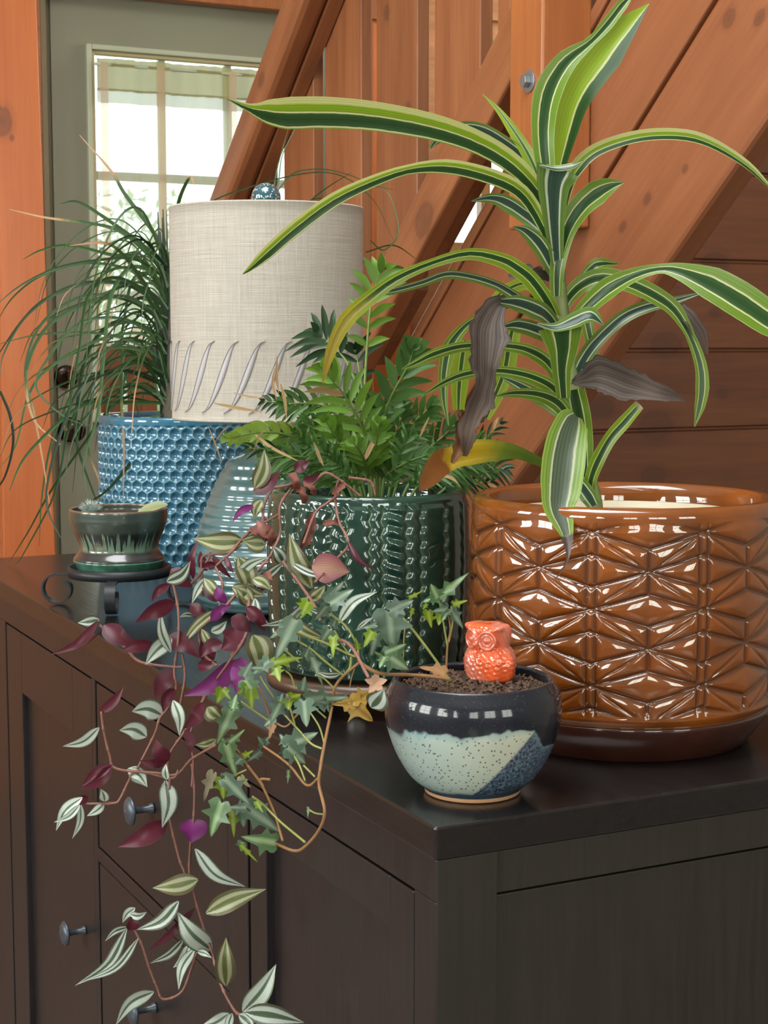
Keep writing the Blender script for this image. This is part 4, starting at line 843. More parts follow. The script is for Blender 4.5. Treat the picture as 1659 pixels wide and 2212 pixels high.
M_cut = leafmat('dracaena_cut_leaf', st_n, .32, .42, vstops=[(0, (.6, .6, .35), .8), (.12, LIME, 0), (.95, LIME, 0), (1, (.4, .28, .2), .9)])
DD = 1.56
drp = empty('dracaena', P(1286, 1098, DD), 'tall dracaena with arching green, cream and lime striped leaves and withered lower leaves', 'plant')
M_stem = leafmat('dracaena_stem', [(0, (.09, .16, .04)), (1, (.30, .33, .14))], .5, .05, vstops=[(0, (.16, .11, .06), .9), (.06, (.2, .2, .1), .5), (.12, (.1, .2, .05), 0)])
stp = catmull([P(x, y, DD) for x, y in ((1287, 1108), (1281, 1075), (1265, 1020), (1258, 960), (1250, 890), (1228, 800), (1215, 700), (1206, 600), (1199, 480), (1195, 400))], 40)
V, Fc = tube(stp, interp([.0075, .0085, .0095, .0095, .009, .008, .0075, .007, .006, .003], 40), 12)
uvs = [(.5+.5*math.sin(j*PI/6), i/39) for i in range(40) for j in range(12)]
mk('stem', V, Fc, M_stem, drp, uv=uvs)
# (points, half widths, material, depth at base offset, depth at tip offset, roll)
DL = [
 ([(1200,400),(1203,360),(1215,300),(1240,210),(1300,120),(1350,62),(1402,8)],[17,22,30,42,46,27,1],M_drX,.0,.02,.35),
 ([(1186,400),(1180,360),(1174,280),(1185,200),(1222,135),(1275,92),(1310,55),(1345,10),(1368,-12)],[14,20,25,30,24,10,13,12,1],M_dr,-.01,.02,.2),
 ([(1200,480),(1160,405),(1100,345),(1020,300),(920,268),(800,247),(700,240),(620,241),(575,237),(540,232),(492,214)],[10,17,22,24,27,30,32,32,24,9,1],M_drU,.0,-.10,.35),
 ([(1192,520),(1150,440),(1110,400),(1040,372),(960,357),(880,365),(800,392),(720,430),(640,488),(575,545),(540,578),(524,592)],[12,15,16,16,15,10,12,14,15,13,6,1],M_drU,.0,-.14,.5),
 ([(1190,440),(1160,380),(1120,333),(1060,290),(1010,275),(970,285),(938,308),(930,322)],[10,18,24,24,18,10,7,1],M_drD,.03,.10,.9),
 ([(1180,420),(1165,385),(1140,330),(1105,275),(1072,232),(1042,203)],[12,15,14,11,5,.6],M_drL,.01,.06,.3),
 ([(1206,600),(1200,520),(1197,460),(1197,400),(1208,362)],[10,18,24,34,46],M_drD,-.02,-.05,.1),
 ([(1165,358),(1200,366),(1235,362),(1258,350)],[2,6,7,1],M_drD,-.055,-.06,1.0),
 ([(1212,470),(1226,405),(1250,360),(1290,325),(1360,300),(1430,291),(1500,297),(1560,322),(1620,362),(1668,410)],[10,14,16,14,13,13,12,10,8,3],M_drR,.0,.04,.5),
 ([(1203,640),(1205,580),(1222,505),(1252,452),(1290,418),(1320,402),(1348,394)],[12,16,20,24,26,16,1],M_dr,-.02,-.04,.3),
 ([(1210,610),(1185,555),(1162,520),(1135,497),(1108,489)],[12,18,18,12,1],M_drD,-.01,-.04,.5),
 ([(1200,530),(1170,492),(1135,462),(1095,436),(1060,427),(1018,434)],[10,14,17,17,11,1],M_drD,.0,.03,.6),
 ([(1206,700),(1185,655),(1150,605),(1117,578),(1083,560),(1015,547),(935,567),(855,602),(796,645),(745,692),(712,762),(697,829)],[12,17,18,17,15,12,10,12,15,16,11,1],M_drT,.0,-.10,.4),
 ([(1160,668),(1117,639),(1074,614),(1020,597),(965,591),(910,610),(847,627),(796,635)],[10,11,10,9,9,8,7,1],M_drD,.0,-.07,.8),
 ([(1235,720),(1246,687),(1278,655),(1318,622),(1373,594),(1429,581),(1477,590),(1536,615),(1596,650),(1659,692),(1720,730)],[10,13,20,22,14,9,19,33,36,34,20],M_dr,-.03,-.12,.35),
 ([(1215,680),(1228,645),(1258,615),(1302,600),(1358,612),(1417,640),(1457,670),(1489,722),(1512,786),(1516,838),(1510,881),(1500,922)],[10,15,19,20,20,19,16,10,13,15,11,1],M_dr,.02,.0,.3),
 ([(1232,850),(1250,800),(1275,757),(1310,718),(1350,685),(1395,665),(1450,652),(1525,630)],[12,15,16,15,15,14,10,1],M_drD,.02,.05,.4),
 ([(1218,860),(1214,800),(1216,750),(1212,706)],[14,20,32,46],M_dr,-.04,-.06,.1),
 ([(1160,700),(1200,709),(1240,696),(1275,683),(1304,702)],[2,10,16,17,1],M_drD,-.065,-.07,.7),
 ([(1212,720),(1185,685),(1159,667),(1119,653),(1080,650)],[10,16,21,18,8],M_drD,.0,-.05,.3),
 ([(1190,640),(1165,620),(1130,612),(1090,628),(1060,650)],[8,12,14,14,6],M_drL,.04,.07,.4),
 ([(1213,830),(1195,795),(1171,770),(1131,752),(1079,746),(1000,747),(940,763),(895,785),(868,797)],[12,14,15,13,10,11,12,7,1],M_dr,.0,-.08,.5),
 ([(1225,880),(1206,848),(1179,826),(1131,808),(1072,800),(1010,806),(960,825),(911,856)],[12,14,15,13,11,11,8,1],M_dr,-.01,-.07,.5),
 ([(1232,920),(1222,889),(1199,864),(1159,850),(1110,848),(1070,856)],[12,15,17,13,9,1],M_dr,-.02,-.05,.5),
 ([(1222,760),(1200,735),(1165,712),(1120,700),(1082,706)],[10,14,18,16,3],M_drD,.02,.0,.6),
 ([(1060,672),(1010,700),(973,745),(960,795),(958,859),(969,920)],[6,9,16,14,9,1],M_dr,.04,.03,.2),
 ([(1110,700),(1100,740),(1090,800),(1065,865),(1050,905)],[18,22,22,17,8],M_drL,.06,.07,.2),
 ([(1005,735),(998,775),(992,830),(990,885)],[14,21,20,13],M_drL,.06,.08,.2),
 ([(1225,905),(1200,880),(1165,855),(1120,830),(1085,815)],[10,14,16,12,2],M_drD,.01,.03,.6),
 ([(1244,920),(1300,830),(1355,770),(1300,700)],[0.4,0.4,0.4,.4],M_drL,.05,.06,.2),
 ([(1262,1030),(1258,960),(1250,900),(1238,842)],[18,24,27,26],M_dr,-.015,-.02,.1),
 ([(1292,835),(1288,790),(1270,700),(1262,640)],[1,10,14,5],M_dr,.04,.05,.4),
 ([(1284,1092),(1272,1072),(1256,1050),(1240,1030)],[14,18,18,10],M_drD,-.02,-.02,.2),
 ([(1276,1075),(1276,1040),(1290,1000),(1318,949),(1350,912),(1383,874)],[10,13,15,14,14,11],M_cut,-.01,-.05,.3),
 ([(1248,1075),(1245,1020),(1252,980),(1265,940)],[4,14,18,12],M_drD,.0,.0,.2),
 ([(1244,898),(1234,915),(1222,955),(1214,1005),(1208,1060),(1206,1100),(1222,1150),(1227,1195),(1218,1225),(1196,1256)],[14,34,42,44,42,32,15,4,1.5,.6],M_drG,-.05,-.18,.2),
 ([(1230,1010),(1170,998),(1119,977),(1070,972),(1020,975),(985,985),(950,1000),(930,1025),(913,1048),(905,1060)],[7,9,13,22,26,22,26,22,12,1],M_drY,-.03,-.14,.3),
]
for i, (p, h, m, z0, z1, rl) in enumerate(DL):
    if max(h) < 1: continue
    n = len(p); q = [(x, y, z0+(z1-z0)*(j/(n-1))) for j, (x, y) in enumerate(p)]
    leafobj('leaf', q, h, m, drp, DD, n=34, roll=rl, fold=.28, wave=.035, label={33: 'short cut-off green leaf', 35: 'broad hanging leaf with a brown withered tip', 36: 'yellow leaf with a crumpled brown end'}.get(i), nu=7)
q = [(1098,650,-.02),(1074,662,-.06),(1050,712,-.09),(1048,774,-.10),(1046,820,-.10),(1026,880,-.11),(1012,940,-.12),(1002,985,-.12)]
leafobj('withered_leaf', q, [6,18,38,32,22,22,18,4], M_dead, drp, DD, n=44, roll=[.9, -.3, .5, -.2, .9, -.5, .8], fold=.6, wave=.22, jag=.14, label='withered grey-brown hanging leaf', nu=9)
q = [(1235,826,-.04),(1262,818,-.06),(1298,806,-.08),(1357,826,-.10),(1417,847,-.12),(1460,858,-.12),(1482,867,-.12)]
leafobj('withered_leaf', q, [3,16,36,34,20,8,1], M_dead, drp, DD, n=40, roll=[.8, .1, -.4, .4, -.2], fold=.4, wave=.16, jag=.13, label='withered grey leaf pointing right', nu=9)
for q, h in (([(1060,860,-.08),(1040,880,-.09),(1010,900,-.10),(985,890,-.10)],[4,16,20,6]),([(1030,870,-.09),(1005,920,-.11),(1020,945,-.11)],[12,20,8]),([(1000,905,-.1),(990,960,-.12),(975,1000,-.13)],[14,14,5]),([(1100,640,.02),(1065,655,.0),(1050,668,.0)],[8,12,3]),([(1100,600,.03),(1140,590,.02),(1185,640,0)],[5,16,6]),([(1190,600,0),(1160,585,-.01),(1150,596,-.01)],[8,12,4])):
    leafobj('withered_leaf', q, h, M_deadO if q[0][0] < 1070 else M_dead, drp, DD, n=18, roll=.5, fold=.5, wave=.2, jag=.2, nu=7)
for q, h in (([(1468,665,.02),(1490,690,.01),(1512,725,.01),(1527,765,.01)],[12,16,16,3]),([(1255,600,.03),(1290,572,.03),(1335,570,.04)],[6,14,3]),([(1240,690,.02),(1290,650,.03),(1340,632,.04)],[8,10,4])):
    leafobj('withered_leaf', q, h, M_dead if q[0][0] > 1300 or q[0][1] > 650 else M_dr, drp, DD, n=18, roll=.3, fold=.4, wave=.1, nu=7)
# --- leaves with an oval outline
def oval(base, tip, hw, mat, par, name='leaf', roll=0., arch=.12, n=14, sh=(0.12, .70, .98, 1.04, .98, .80, .56, .28, .02), fold=.18, sag=None, nu=5, droop=.02):
    b = np.array(base); t = np.array(tip); m = (b+t)/2; L = np.linalg.norm(t-b); v = nrm(m-CAM)
    u_ = nrm(np.cross(t-b, v)); m = m-v*L*arch + (u_*sag*L if sag else 0)
    V, Fc, uv = ribbon([b, m, t], [hw*s for s in sh], n, roll, fold, nu); return mk(name, V, Fc, mat, par, uv=uv)
# --- tradescantia (striped and purple leaves)
M_ts = leafmat('striped_leaf', [(0, (.06, .10, .05)), (.22, (.07, .11, .06)), (.30, (.48, .52, .49)), (.66, (.42, .47, .44)), (.76, (.07, .10, .05)), (1, (.08, .06, .05))], .32, .22, lines=.10)
M_tw = leafmat('silver_striped_leaf', [(0, (.09, .15, .09)), (.14, (.10, .16, .10)), (.24, (.56, .61, .56)), (.78, (.50, .56, .51)), (.9, (.10, .16, .09)), (1, (.1, .12, .08))], .32, .22, lines=.10)
M_to = leafmat('olive_striped_leaf', [(0, (.12, .15, .045)), (.20, (.13, .16, .05)), (.30, (.42, .42, .27)), (.58, (.40, .40, .26)), (.70, (.11, .12, .045)), (1, (.12, .10, .05))], .33, .30, lines=.12)
M_tp = leafmat('purple_underside', [(0, (.13, .018, .035)), (.8, (.085, .012, .028)), (1, (.11, .02, .03))], .38, .30, lines=.06)
M_tm = leafmat('bright_purple_leaf', [(0, (.24, .03, .20)), (1, (.13, .015, .11))], .38, .35, lines=.08)
M_tk = leafmat('pink_leaf', [(0, (.50, .28, .20)), (.5, (.45, .20, .19)), (1, (.32, .09, .13))], .4, .3, lines=.12)
M_vine = plain('pinkish_stem', (.22, .095, .075), .5, noise=.35, nscale=60); M_tdry = plain('dry_red_leaf', (.17, .05, .035), .7, noise=.6, nscale=80)
def Xc(px): r = ray(px, 1106); return r[0]/np.dot(r, fH)
def sm(t): t = min(1, max(0, t)); return t*t*(3-2*t)
def td(px, py):
    dh = min(1.56, .535/Xc(px)); return 1.585*(1-sm((py-1120)/330))+dh*sm((py-1120)/330)
def A(x, y): return (80+x/3.318, 1100+y/3.318)
def C_(x, y): return (500+x/2.765, 950+y/2.765)
def B_(x, y): return (100+x/2.765, 1650+y/2.765)
tra = empty('inch_plant', P(615, 1062, 1.62), 'trailing inch plant with silver-striped and purple leaves spilling over the green pot rim', 'plant')
mats = dict(s=M_ts, w=M_tw, o=M_to, p=M_tp, m=M_tm, k=M_tk)
TL = [(A,l) for l in [
 (1480,230,1120,210,75,'o'),(1640,250,1480,230,62,'o'),(1120,500,1150,220,26,'p'),(1220,440,1170,300,36,'p'),(930,520,1100,370,48,'s'),(960,430,1110,560,62,'p'),(950,540,820,665,32,'p'),(990,670,705,812,58,'p'),
 (1205,495,1110,675,32,'w'),(960,1025,885,715,38,'w'),(965,925,775,1115,58,'w'),(1285,720,1028,990,38,'o'),(920,930,1180,1070,72,'p'),(830,970,595,1022,48,'p'),(480,830,705,950,72,'p'),(440,800,95,1045,32,'p'),(445,790,290,815,42,'s'),(565,870,350,978,9,'p'),
 (1180,860,1305,1032,34,'o'),(1440,840,1320,1010,88,'p'),(1450,1080,1050,1340,74,'m'),(1400,1130,1425,1330,48,'m'),(1545,905,1590,1165,98,'o'),(985,1150,845,1355,66,'p'),(990,1290,905,1455,46,'p'),(900,1475,680,1450,76,'w'),(785,1630,590,1585,66,'w'),
 (445,1565,183,1700,40,'w'),(455,1455,622,1268,36,'p'),(940,1805,850,1650,60,'p'),(930,1800,730,1800,36,'p'),(975,1370,1020,1625,46,'w'),(1185,1385,1050,1575,52,'p'),(1060,1580,1095,1765,34,'p'),(1285,1650,1130,1690,36,'o'),(530,1830,318,1985,44,'p'),(650,1860,790,1990,48,'w'),
 (1210,1110,1185,860,60,'p'),(1250,800,1400,690,40,'m'),(1120,760,1020,775,22,'s'),(1100,680,1240,760,45,'p'),(1290,560,1370,680,40,'m'),(1400,560,1560,700,55,'o'),(1200,500,1340,640,45,'o'),(1440,540,1640,620,50,'o'),(1500,700,1640,880,50,'p'),
 (1330,640,1180,560,40,'p'),(1350,340,1410,460,22,'p'),(1420,500,1659,340,38,'w'),(1250,880,1360,800,36,'w'),(1150,1120,1290,1090,40,'p'),(1330,960,1180,1060,50,'p'),(1500,420,1400,330,30,'s'),(1280,400,1180,420,30,'p'),(1560,640,1659,820,40,'s'),(1220,1420,1330,1500,60,'o'),(1260,330,1400,500,24,'p')]]
TL += [(C_,l) for l in [
 (140,290,195,58,52,'o'),(130,310,290,180,42,'p'),(380,190,470,130,34,'p'),(430,240,530,200,22,'p'),(135,395,5,492,22,'m'),(195,640,60,600,46,'o'),(480,885,345,560,66,'o'),(310,735,15,835,30,'s'),(315,740,245,635,42,'s'),(345,730,622,815,22,'s'),
 (480,760,705,790,88,'k'),(690,600,862,782,18,'p'),(470,960,178,1112,34,'s'),(470,960,560,870,42,'o'),(640,1095,870,908,34,'w'),(330,1060,560,1190,42,'o'),(600,1030,460,1010,30,'s'),(40,700,110,960,62,'o'),(110,990,20,880,52,'o'),(240,560,150,480,40,'k'),(130,830,240,900,38,'o'),(180,360,140,470,36,'o'),(750,1130,850,1060,16,'s'),(650,1400,500,1380,20,'s'),(0,1060,120,1150,50,'p'),(60,1300,0,1480,60,'m'),(835,1600,910,1490,70,'s')]]
TL += [(B_,l) for l in [
 (390,10,200,157,34,'p'),(490,40,605,138,42,'w'),(215,200,58,400,34,'w'),(200,245,45,350,22,'w'),(205,240,155,448,24,'w'),(250,200,170,260,26,'p'),(350,225,325,150,30,'w'),(345,240,243,312,28,'w'),(710,100,692,382,55,'w'),(722,350,428,497,60,'p'),
 (862,330,866,472,82,'m'),(888,508,1190,734,42,'w'),(905,690,635,742,62,'o'),(955,893,1312,748,62,'o'),(790,820,538,992,46,'s'),(885,865,598,1122,26,'p'),(990,1112,780,882,68,'w'),(500,900,600,885,24,'w'),(530,860,455,950,26,'w'),(505,995,520,905,38,'p'),(480,985,172,1325,36,'s'),(550,1042,213,1302,26,'s'),
 (490,975,350,1060,22,'s'),(822,1045,618,1192,28,'s'),(885,1105,790,1350,34,'w'),(850,1080,758,1218,32,'w'),(900,1120,990,1160,20,'w'),(1075,1325,1073,1038,64,'o'),(642,1360,415,1560,44,'w'),(1175,1480,1372,1197,64,'w'),(1190,1485,1540,1545,66,'s'),(1090,1490,925,1565,44,'w'),(1110,1490,1100,1620,26,'w'),(1150,1500,1240,1600,40,'s'),(720,95,715,0,24,'w')]]
for f_, (x0, y0, x1, y1, hw, t) in TL:
    sc_ = 3.318 if f_ is A else 2.765; a = f_(x0, y0); b = f_(x1, y1); hw = hw/sc_
    dz = random.uniform(-.012, .012); d = td((a[0]+b[0])/2, (a[1]+b[1])/2)+dz
    pb_, pt2 = P(*a, d), P(*b, d+random.uniform(-.02, .004))
    oval(pb_, pt2, hw*d/F0, mats[t], tra, roll=random.uniform(-.35, .35), fold=random.uniform(.1, .35), sag=random.choice((-1, 1))*random.uniform(.03, .15), arch=random.uniform(.08, .22))
VN = [(A,[(1640,60),(1500,180),(1400,290),(1330,320),(1190,340),(1180,470),(1185,620)]),(A,[(970,500),(1010,700),(1015,900),(985,1150),(995,1290),(940,1420),(880,1500),(840,1620),(720,1860)]),(A,[(1659,380),(1540,440),(1500,880),(1380,1090),(1210,1340),(1100,1610),(1120,1800),(1110,1990)]),
 (B_,[(870,0),(885,150),(880,330),(862,470),(855,660),(880,760),(930,950),(990,1130),(1040,1310),(1130,1480),(1190,1490)]),(A,[(1200,1340),(1150,1450),(1060,1590),(950,1760),(940,1900)]),(B_,[(738,90),(730,250),(740,340),(790,550),(835,670)]),(A,[(1280,1690),(1110,1790),(1000,1900),(850,1890),(570,1860),(520,1760),(480,1600),(460,1450)]),
 (B_,[(790,40),(745,85),(540,45),(490,110),(440,210),(400,235),(240,240)]),(A,[(1040,1130),(970,1130),(740,1095),(640,1000),(540,920),(450,830)]),(B_,[(520,980),(570,1080),(620,1230),(660,1330),(700,1405),(810,1360),(870,1210),(900,1130),(930,1120)]),(A,[(1659,460),(1500,540),(1330,720),(1200,830),(1160,900),(1200,1040),(1290,1120)]),
 (C_,[(700,225),(830,250),(860,330)]),(C_,[(770,335),(700,280),(640,235),(560,200),(480,270)]),(C_,[(400,260),(300,280),(240,300),(190,420),(200,600)]),(C_,[(640,240),(620,330),(640,480),(700,620),(620,720),(500,850)]),(C_,[(640,330),(570,380),(500,440),(430,620)]),(C_,[(400,250),(350,300),(290,400),(290,560),(230,700)]),(C_,[(290,440),(100,560),(0,670),(-100,760)]),
 (C_,[(310,730),(400,850),(490,980),(530,1080)]),(C_,[(230,700),(140,800),(60,880),(-40,1000)]),(C_,[(140,800),(100,980),(90,1160),(0,1290)]),(C_,[(560,1190),(700,1220),(820,1420)]),(A,[(1250,360),(1300,460),(1330,560),(1300,760)]),(A,[(1040,1040),(1060,1200),(1020,1440)]),(A,[(1190,340),(1240,330),(1120,520),(960,530)])]
for i, (f_, pl) in enumerate(VN):
    q = [f_(*p) for p in pl]; ds = [td(*p)+.004 for p in q]
    if f_ is C_ and pl[0][1] < 340: ds = [1.60-.02*min(1, (p[1]-1035)/60 if p[1] > 1035 else 0) for p in q]; ds = [min(a, td(*p)) if p[1] > 1075 else 1.60 for a, p in zip(ds, q)]
    c = catmull([P(*p, dd) for p, dd in zip(q, ds)], 12*len(q)); k_ = np.arange(len(c))
    rad = .00135+.0006*(np.abs((k_ % 12)-6) > 5); mk('stem', *tube(c, rad, 7), M_vine, tra)
for f_, x0, y0, x1, y1, hw in ((C_,480,440,420,650,38),(C_,545,500,650,490,22),(C_,390,280,440,380,30),(C_,600,320,680,260,22),(C_,430,250,500,330,24),(C_,350,200,390,300,30),(A,1640,440,1620,560,40),(A,1560,480,1600,560,34),(C_,150,820,190,900,30),(C_,180,530,250,620,40),(A,1540,130,1640,230,50)):
    a, b = f_(x0, y0), f_(x1, y1); d = td(*a) if a[1] > 1075 else 1.60; sc_ = 3.318 if f_ is A else 2.765
    V, Fc, uv = ribbon([P(*a, d), P((a[0]+b[0])/2+4, (a[1]+b[1])/2, d-.008), P(*b, d)], [hw*s/sc_*d/F0 for s in (.3, .9, .7, .9, .2)], 14, .4, .5, 5, .3, .25); mk('dry_leaf', V, Fc, M_tdry, tra, uv=uv)
# --- ivy
def ivymat(name, c1, c2, vein, tr=.25):
    m, nt, b = newmat(name); uvn = N(nt, 'ShaderNodeUVMap'); s = N(nt, 'ShaderNodeSeparateXYZ'); nt.links.new(uvn.outputs[0], s.inputs[0])
    g = N(nt, 'ShaderNodeNewGeometry'); no = N(nt, 'ShaderNodeTexNoise', inp={'Scale': 55, 'Detail': 3}); nt.links.new(g.outputs['Position'], no.inputs['Vector'])
    c = mixc(nt, c1, c2, no.outputs[0])
    r = ramp(nt, [(0, (1,)*3), (.05, (.6,)*3), (.10, (0,)*3)]); nt.links.new(s.outputs[0], r.inputs[0]); c = mixc(nt, c, vein, r.outputs[0])
    hv = N(nt, 'ShaderNodeHueSaturation'); oi = N(nt, 'ShaderNodeObjectInfo'); nt.links.new(math_(nt, 'MULTIPLY_ADD', oi.outputs['Random'], .5, .75), hv.inputs['Value']); nt.links.new(c, hv.inputs['Color']); c = hv.outputs[0]
    nt.links.new(c, b.inputs['Base Color']); b.inputs['Roughness'].default_value = .36
    t = N(nt, 'ShaderNodeBsdfTranslucent'); nt.links.new(c, t.inputs[0]); ms = N(nt, 'ShaderNodeMixShader', inp={0: tr}); nt.links.new(b.outputs[0], ms.inputs[1]); nt.links.new(t.outputs[0], ms.inputs[2]); nt.links.new(ms.outputs[0], nt.nodes['Material Output'].inputs[0]); return m
M_iv = ivymat('ivy_leaf', (.055, .12, .05), (.12, .20, .10), (.30, .42, .22)); M_iy = ivymat('ivy_yellowgreen_leaf', (.14, .24, .012), (.22, .34, .02), (.38, .46, .1), .45)  # green and yellow-green ivy leaves
M_ib = ivymat('ivy_bluegreen_leaf', (.06, .11, .075), (.12, .18, .13), (.26, .34, .24)); M_ij = ivymat('ivy_yellow_leaf', (.42, .24, .03), (.52, .33, .06), (.3, .16, .03), .35)
M_ipet = plain('ivy_stalk', (.24, .26, .07), .5, noise=.3, nscale=50); M_ibr = plain('ivy_woody_stem', (.26, .13, .05), .6, noise=.3, nscale=50)
# outline of a five-lobed leaf, base at the origin, tip at (0,1): lobe tips and notches
half = [(0, .02), (.10, -.10), (.24, -.13), (.36, -.05), (.44, .06), (.34, .15), (.30, .22), (.42, .30), (.55, .38), (.40, .42), (.24, .46), (.19, .55), (.15, .72), (.08, .88), (0, 1.0)]
def ivyleaf(base, tip, mat, par, wd=1., roll=0., cup=.15, name='leaf'):
    b = np.array(base); t = np.array(tip); L = np.linalg.norm(t-b); T = (t-b)/L; v = nrm((b+t)/2-CAM); S = nrm(np.cross(T, v)); Nn = nrm(np.cross(S, T)); 
    if np.dot(Nn, v) > 0: Nn = -Nn
    S2 = S*math.cos(roll)+Nn*math.sin(roll); N2 = Nn*math.cos(roll)-S*math.sin(roll)
    V = []; uv = []; Fc = []
    spine = [(0, y) for _, y in half]
    n = len(half); jit = [random.uniform(.9, 1.12) for _ in range(n)]
    for col, (sg) in enumerate((-1, -.5, 0, .5, 1)):
        for i, (x, y) in enumerate(half):
            xx = x*wd*sg*jit[i]; yc = max(0., min(1, y)) if abs(sg) < 1 else y
            yy = y if abs(sg) == 1 else (y*abs(sg)+max(.0, y*.9)*(1-abs(sg)))
            zz = cup*L*(abs(xx)*.9)-.12*L*(yy-.4)**2+.015*L*math.sin(9*yy+col)
            V.append(b+T*yy*L+S2*xx*L+N2*zz); uv.append((abs(xx)*.9 if abs(sg) < 1 else .3+.2*abs(xx), yy))
    for c in range(4):
        for i in range(n-1): Fc.append((c*n+i, (c+1)*n+i, (c+1)*n+i+1, c*n+i+1))
    return mk(name, V, Fc, mat, par, uv=uv)
def I_(x, y): return (400+x/3.318, 1250+y/3.318)
def J_(x, y): return (780+x/3.318, 1200+y/3.318)
def idp(px, py):
    edge = 1265+.58*px; dh = .50/Xc(px); w = sm((py-edge+140)/160)
    return 1.31*(1-w)+min(1.31, dh)*w
ivy = empty('ivy', P(960, 1462, 1.31), 'trailing ivy with small lobed green leaves hanging from the speckled bowl pot', 'plant')
IL = [(I_,l) for l in [(1460,240,1490,525,'b',1.0),(1470,230,1640,150,'b',.8),(1440,540,1605,655,'g',1.),(1440,530,1590,465,'g',.6),(1430,560,1390,640,'g',.7),(1420,560,1350,520,'g',.7),(1040,180,1210,70,'b',.8),(1010,150,1140,20,'b',.7),(1010,200,930,300,'b',1.0),(1030,370,965,470,'b',1.),(1060,340,1090,270,'b',1.),
 (780,310,640,590,'b',.5),(760,320,600,430,'b',.6),(800,270,860,210,'b',.6),(600,590,480,690,'b',.9),(640,600,850,560,'y',.5),(650,640,680,740,'y',.8),(430,730,530,870,'g',1.),(420,700,480,590,'b',.9),(270,790,230,900,'y',.9),(270,800,330,870,'y',.9),(890,530,1000,790,'b',.35),(860,560,900,470,'b',.9),
 (880,870,1180,850,'b',.55),(850,880,870,1065,'b',.9),(830,860,780,930,'b',.8),(840,800,860,700,'b',.9),(690,880,610,1035,'b',.9),(680,880,700,820,'b',1.),(750,860,740,940,'y',1.),(760,850,830,830,'y',.8),(330,950,228,1190,'g',.75),(340,930,370,820,'g',.8),(370,900,390,990,'g',.8),(740,1200,955,1100,'b',.75),(740,1215,870,1330,'b',.9),(720,1200,700,1320,'b',.8),(730,1180,670,1110,'b',.8),
 (300,1200,370,1435,'g',.6),(320,1170,430,1080,'g',.6),(290,1180,260,1140,'g',.9),(290,1440,470,1625,'b',.7),(280,1400,340,1500,'b',.7),(265,1440,275,1590,'y',.75),(260,1610,180,1855,'g',.75),(440,1640,685,1815,'b',.7),(430,1640,300,1640,'b',.8),(410,1660,420,1790,'b',.8),(640,1890,400,1850,'g',.7),(410,1890,400,1960,'g',.9),(410,1920,520,2035,'y',.3),
 (560,1190,520,1130,'b',1.),(570,1180,600,1130,'b',1.),(540,1240,440,1315,'b',.5),(1010,890,1035,965,'b',.8),(1010,890,960,880,'b',.8),(470,800,480,940,'y',.8),(440,780,370,830,'y',.8),(340,1660,350,1860,'y',.4),(510,1600,560,1680,'y',.6),(400,1290,350,1340,'b',.8),(420,1270,490,1230,'y',.7),(740,1380,735,1480,'g',.3),(880,1640,880,1720,'g',.3),
 (1340,380,1280,490,'y',.6),(1360,330,1210,370,'b',.4),(1370,400,1330,560,'b',.6),(560,640,470,640,'b',.8),(880,170,820,290,'y',.8),(1060,420,1060,570,'y',.5),(1240,500,1220,420,'y',.6),(640,1000,560,1060,'b',.9)]]
IL += [(J_,l) for l in [(560,300,775,118,'g',.42),(550,300,440,330,'g',.9),(545,300,500,205,'g',.8),(620,385,510,400,'b',.7),(625,390,580,470,'g',.7),(640,385,735,525,'b',.75),(660,350,762,322,'y',.4),(480,400,505,525,'y',.6),(570,420,555,500,'y',.8),(470,350,440,390,'y',.7),(350,300,455,245,'y',.4),(370,380,350,460,'y',.5)]]
im = dict(g=M_iv, b=M_ib, y=M_iy)
for f_, (x0, y0, x1, y1, t, wd) in IL:
    a, b = f_(x0, y0), f_(x1, y1); d = idp((a[0]+b[0])/2, (a[1]+b[1])/2)+random.uniform(-.012, .008)
    if a[0] > 870: d = 1.33
    ivyleaf(P(*a, d), P(*b, d+random.uniform(-.015, .01)), im[t], ivy, wd=wd*random.uniform(.9, 1.1), roll=random.uniform(-.5, .5), cup=random.uniform(.0, .3))
o = ivyleaf(P(*I_(1190, 880), 1.40), P(*I_(1345, 1025), 1.395), M_ij, ivy, 1.0, .2); o['label'] = 'yellowed leaf'
ivyleaf(P(*I_(1210, 890), 1.40), P(*I_(1050, 900), 1.40), M_ij, ivy, .7, .2); ivyleaf(P(*I_(1210, 870), 1.40), P(*I_(1370, 790), 1.40), M_ij, ivy, .7, -.2)
ivyleaf(P(*I_(640, 1050), 1.37), P(*I_(600, 1150), 1.37), M_ibr, ivy, .9, .8, .5, 'dry_leaf'); ivyleaf(P(*I_(200, 1400), 1.4), P(*I_(130, 1600), 1.4), plain('dry_olive', (.12, .10, .06), .8, noise=.4), ivy, .5, .6, .5, 'dry_leaf'); ivyleaf(P(1140-180, 1455, 1.31), P(905, 1440, 1.31), M_ibr, ivy, .7, .7, .5, 'dry_leaf'); ivyleaf(P(*I_(400, 1420), 1.4), P(*I_(470, 1500), 1.4), plain('dry_pale', (.25, .24, .12), .8, noise=.4), ivy, .8, .6, .5, 'dry_leaf')
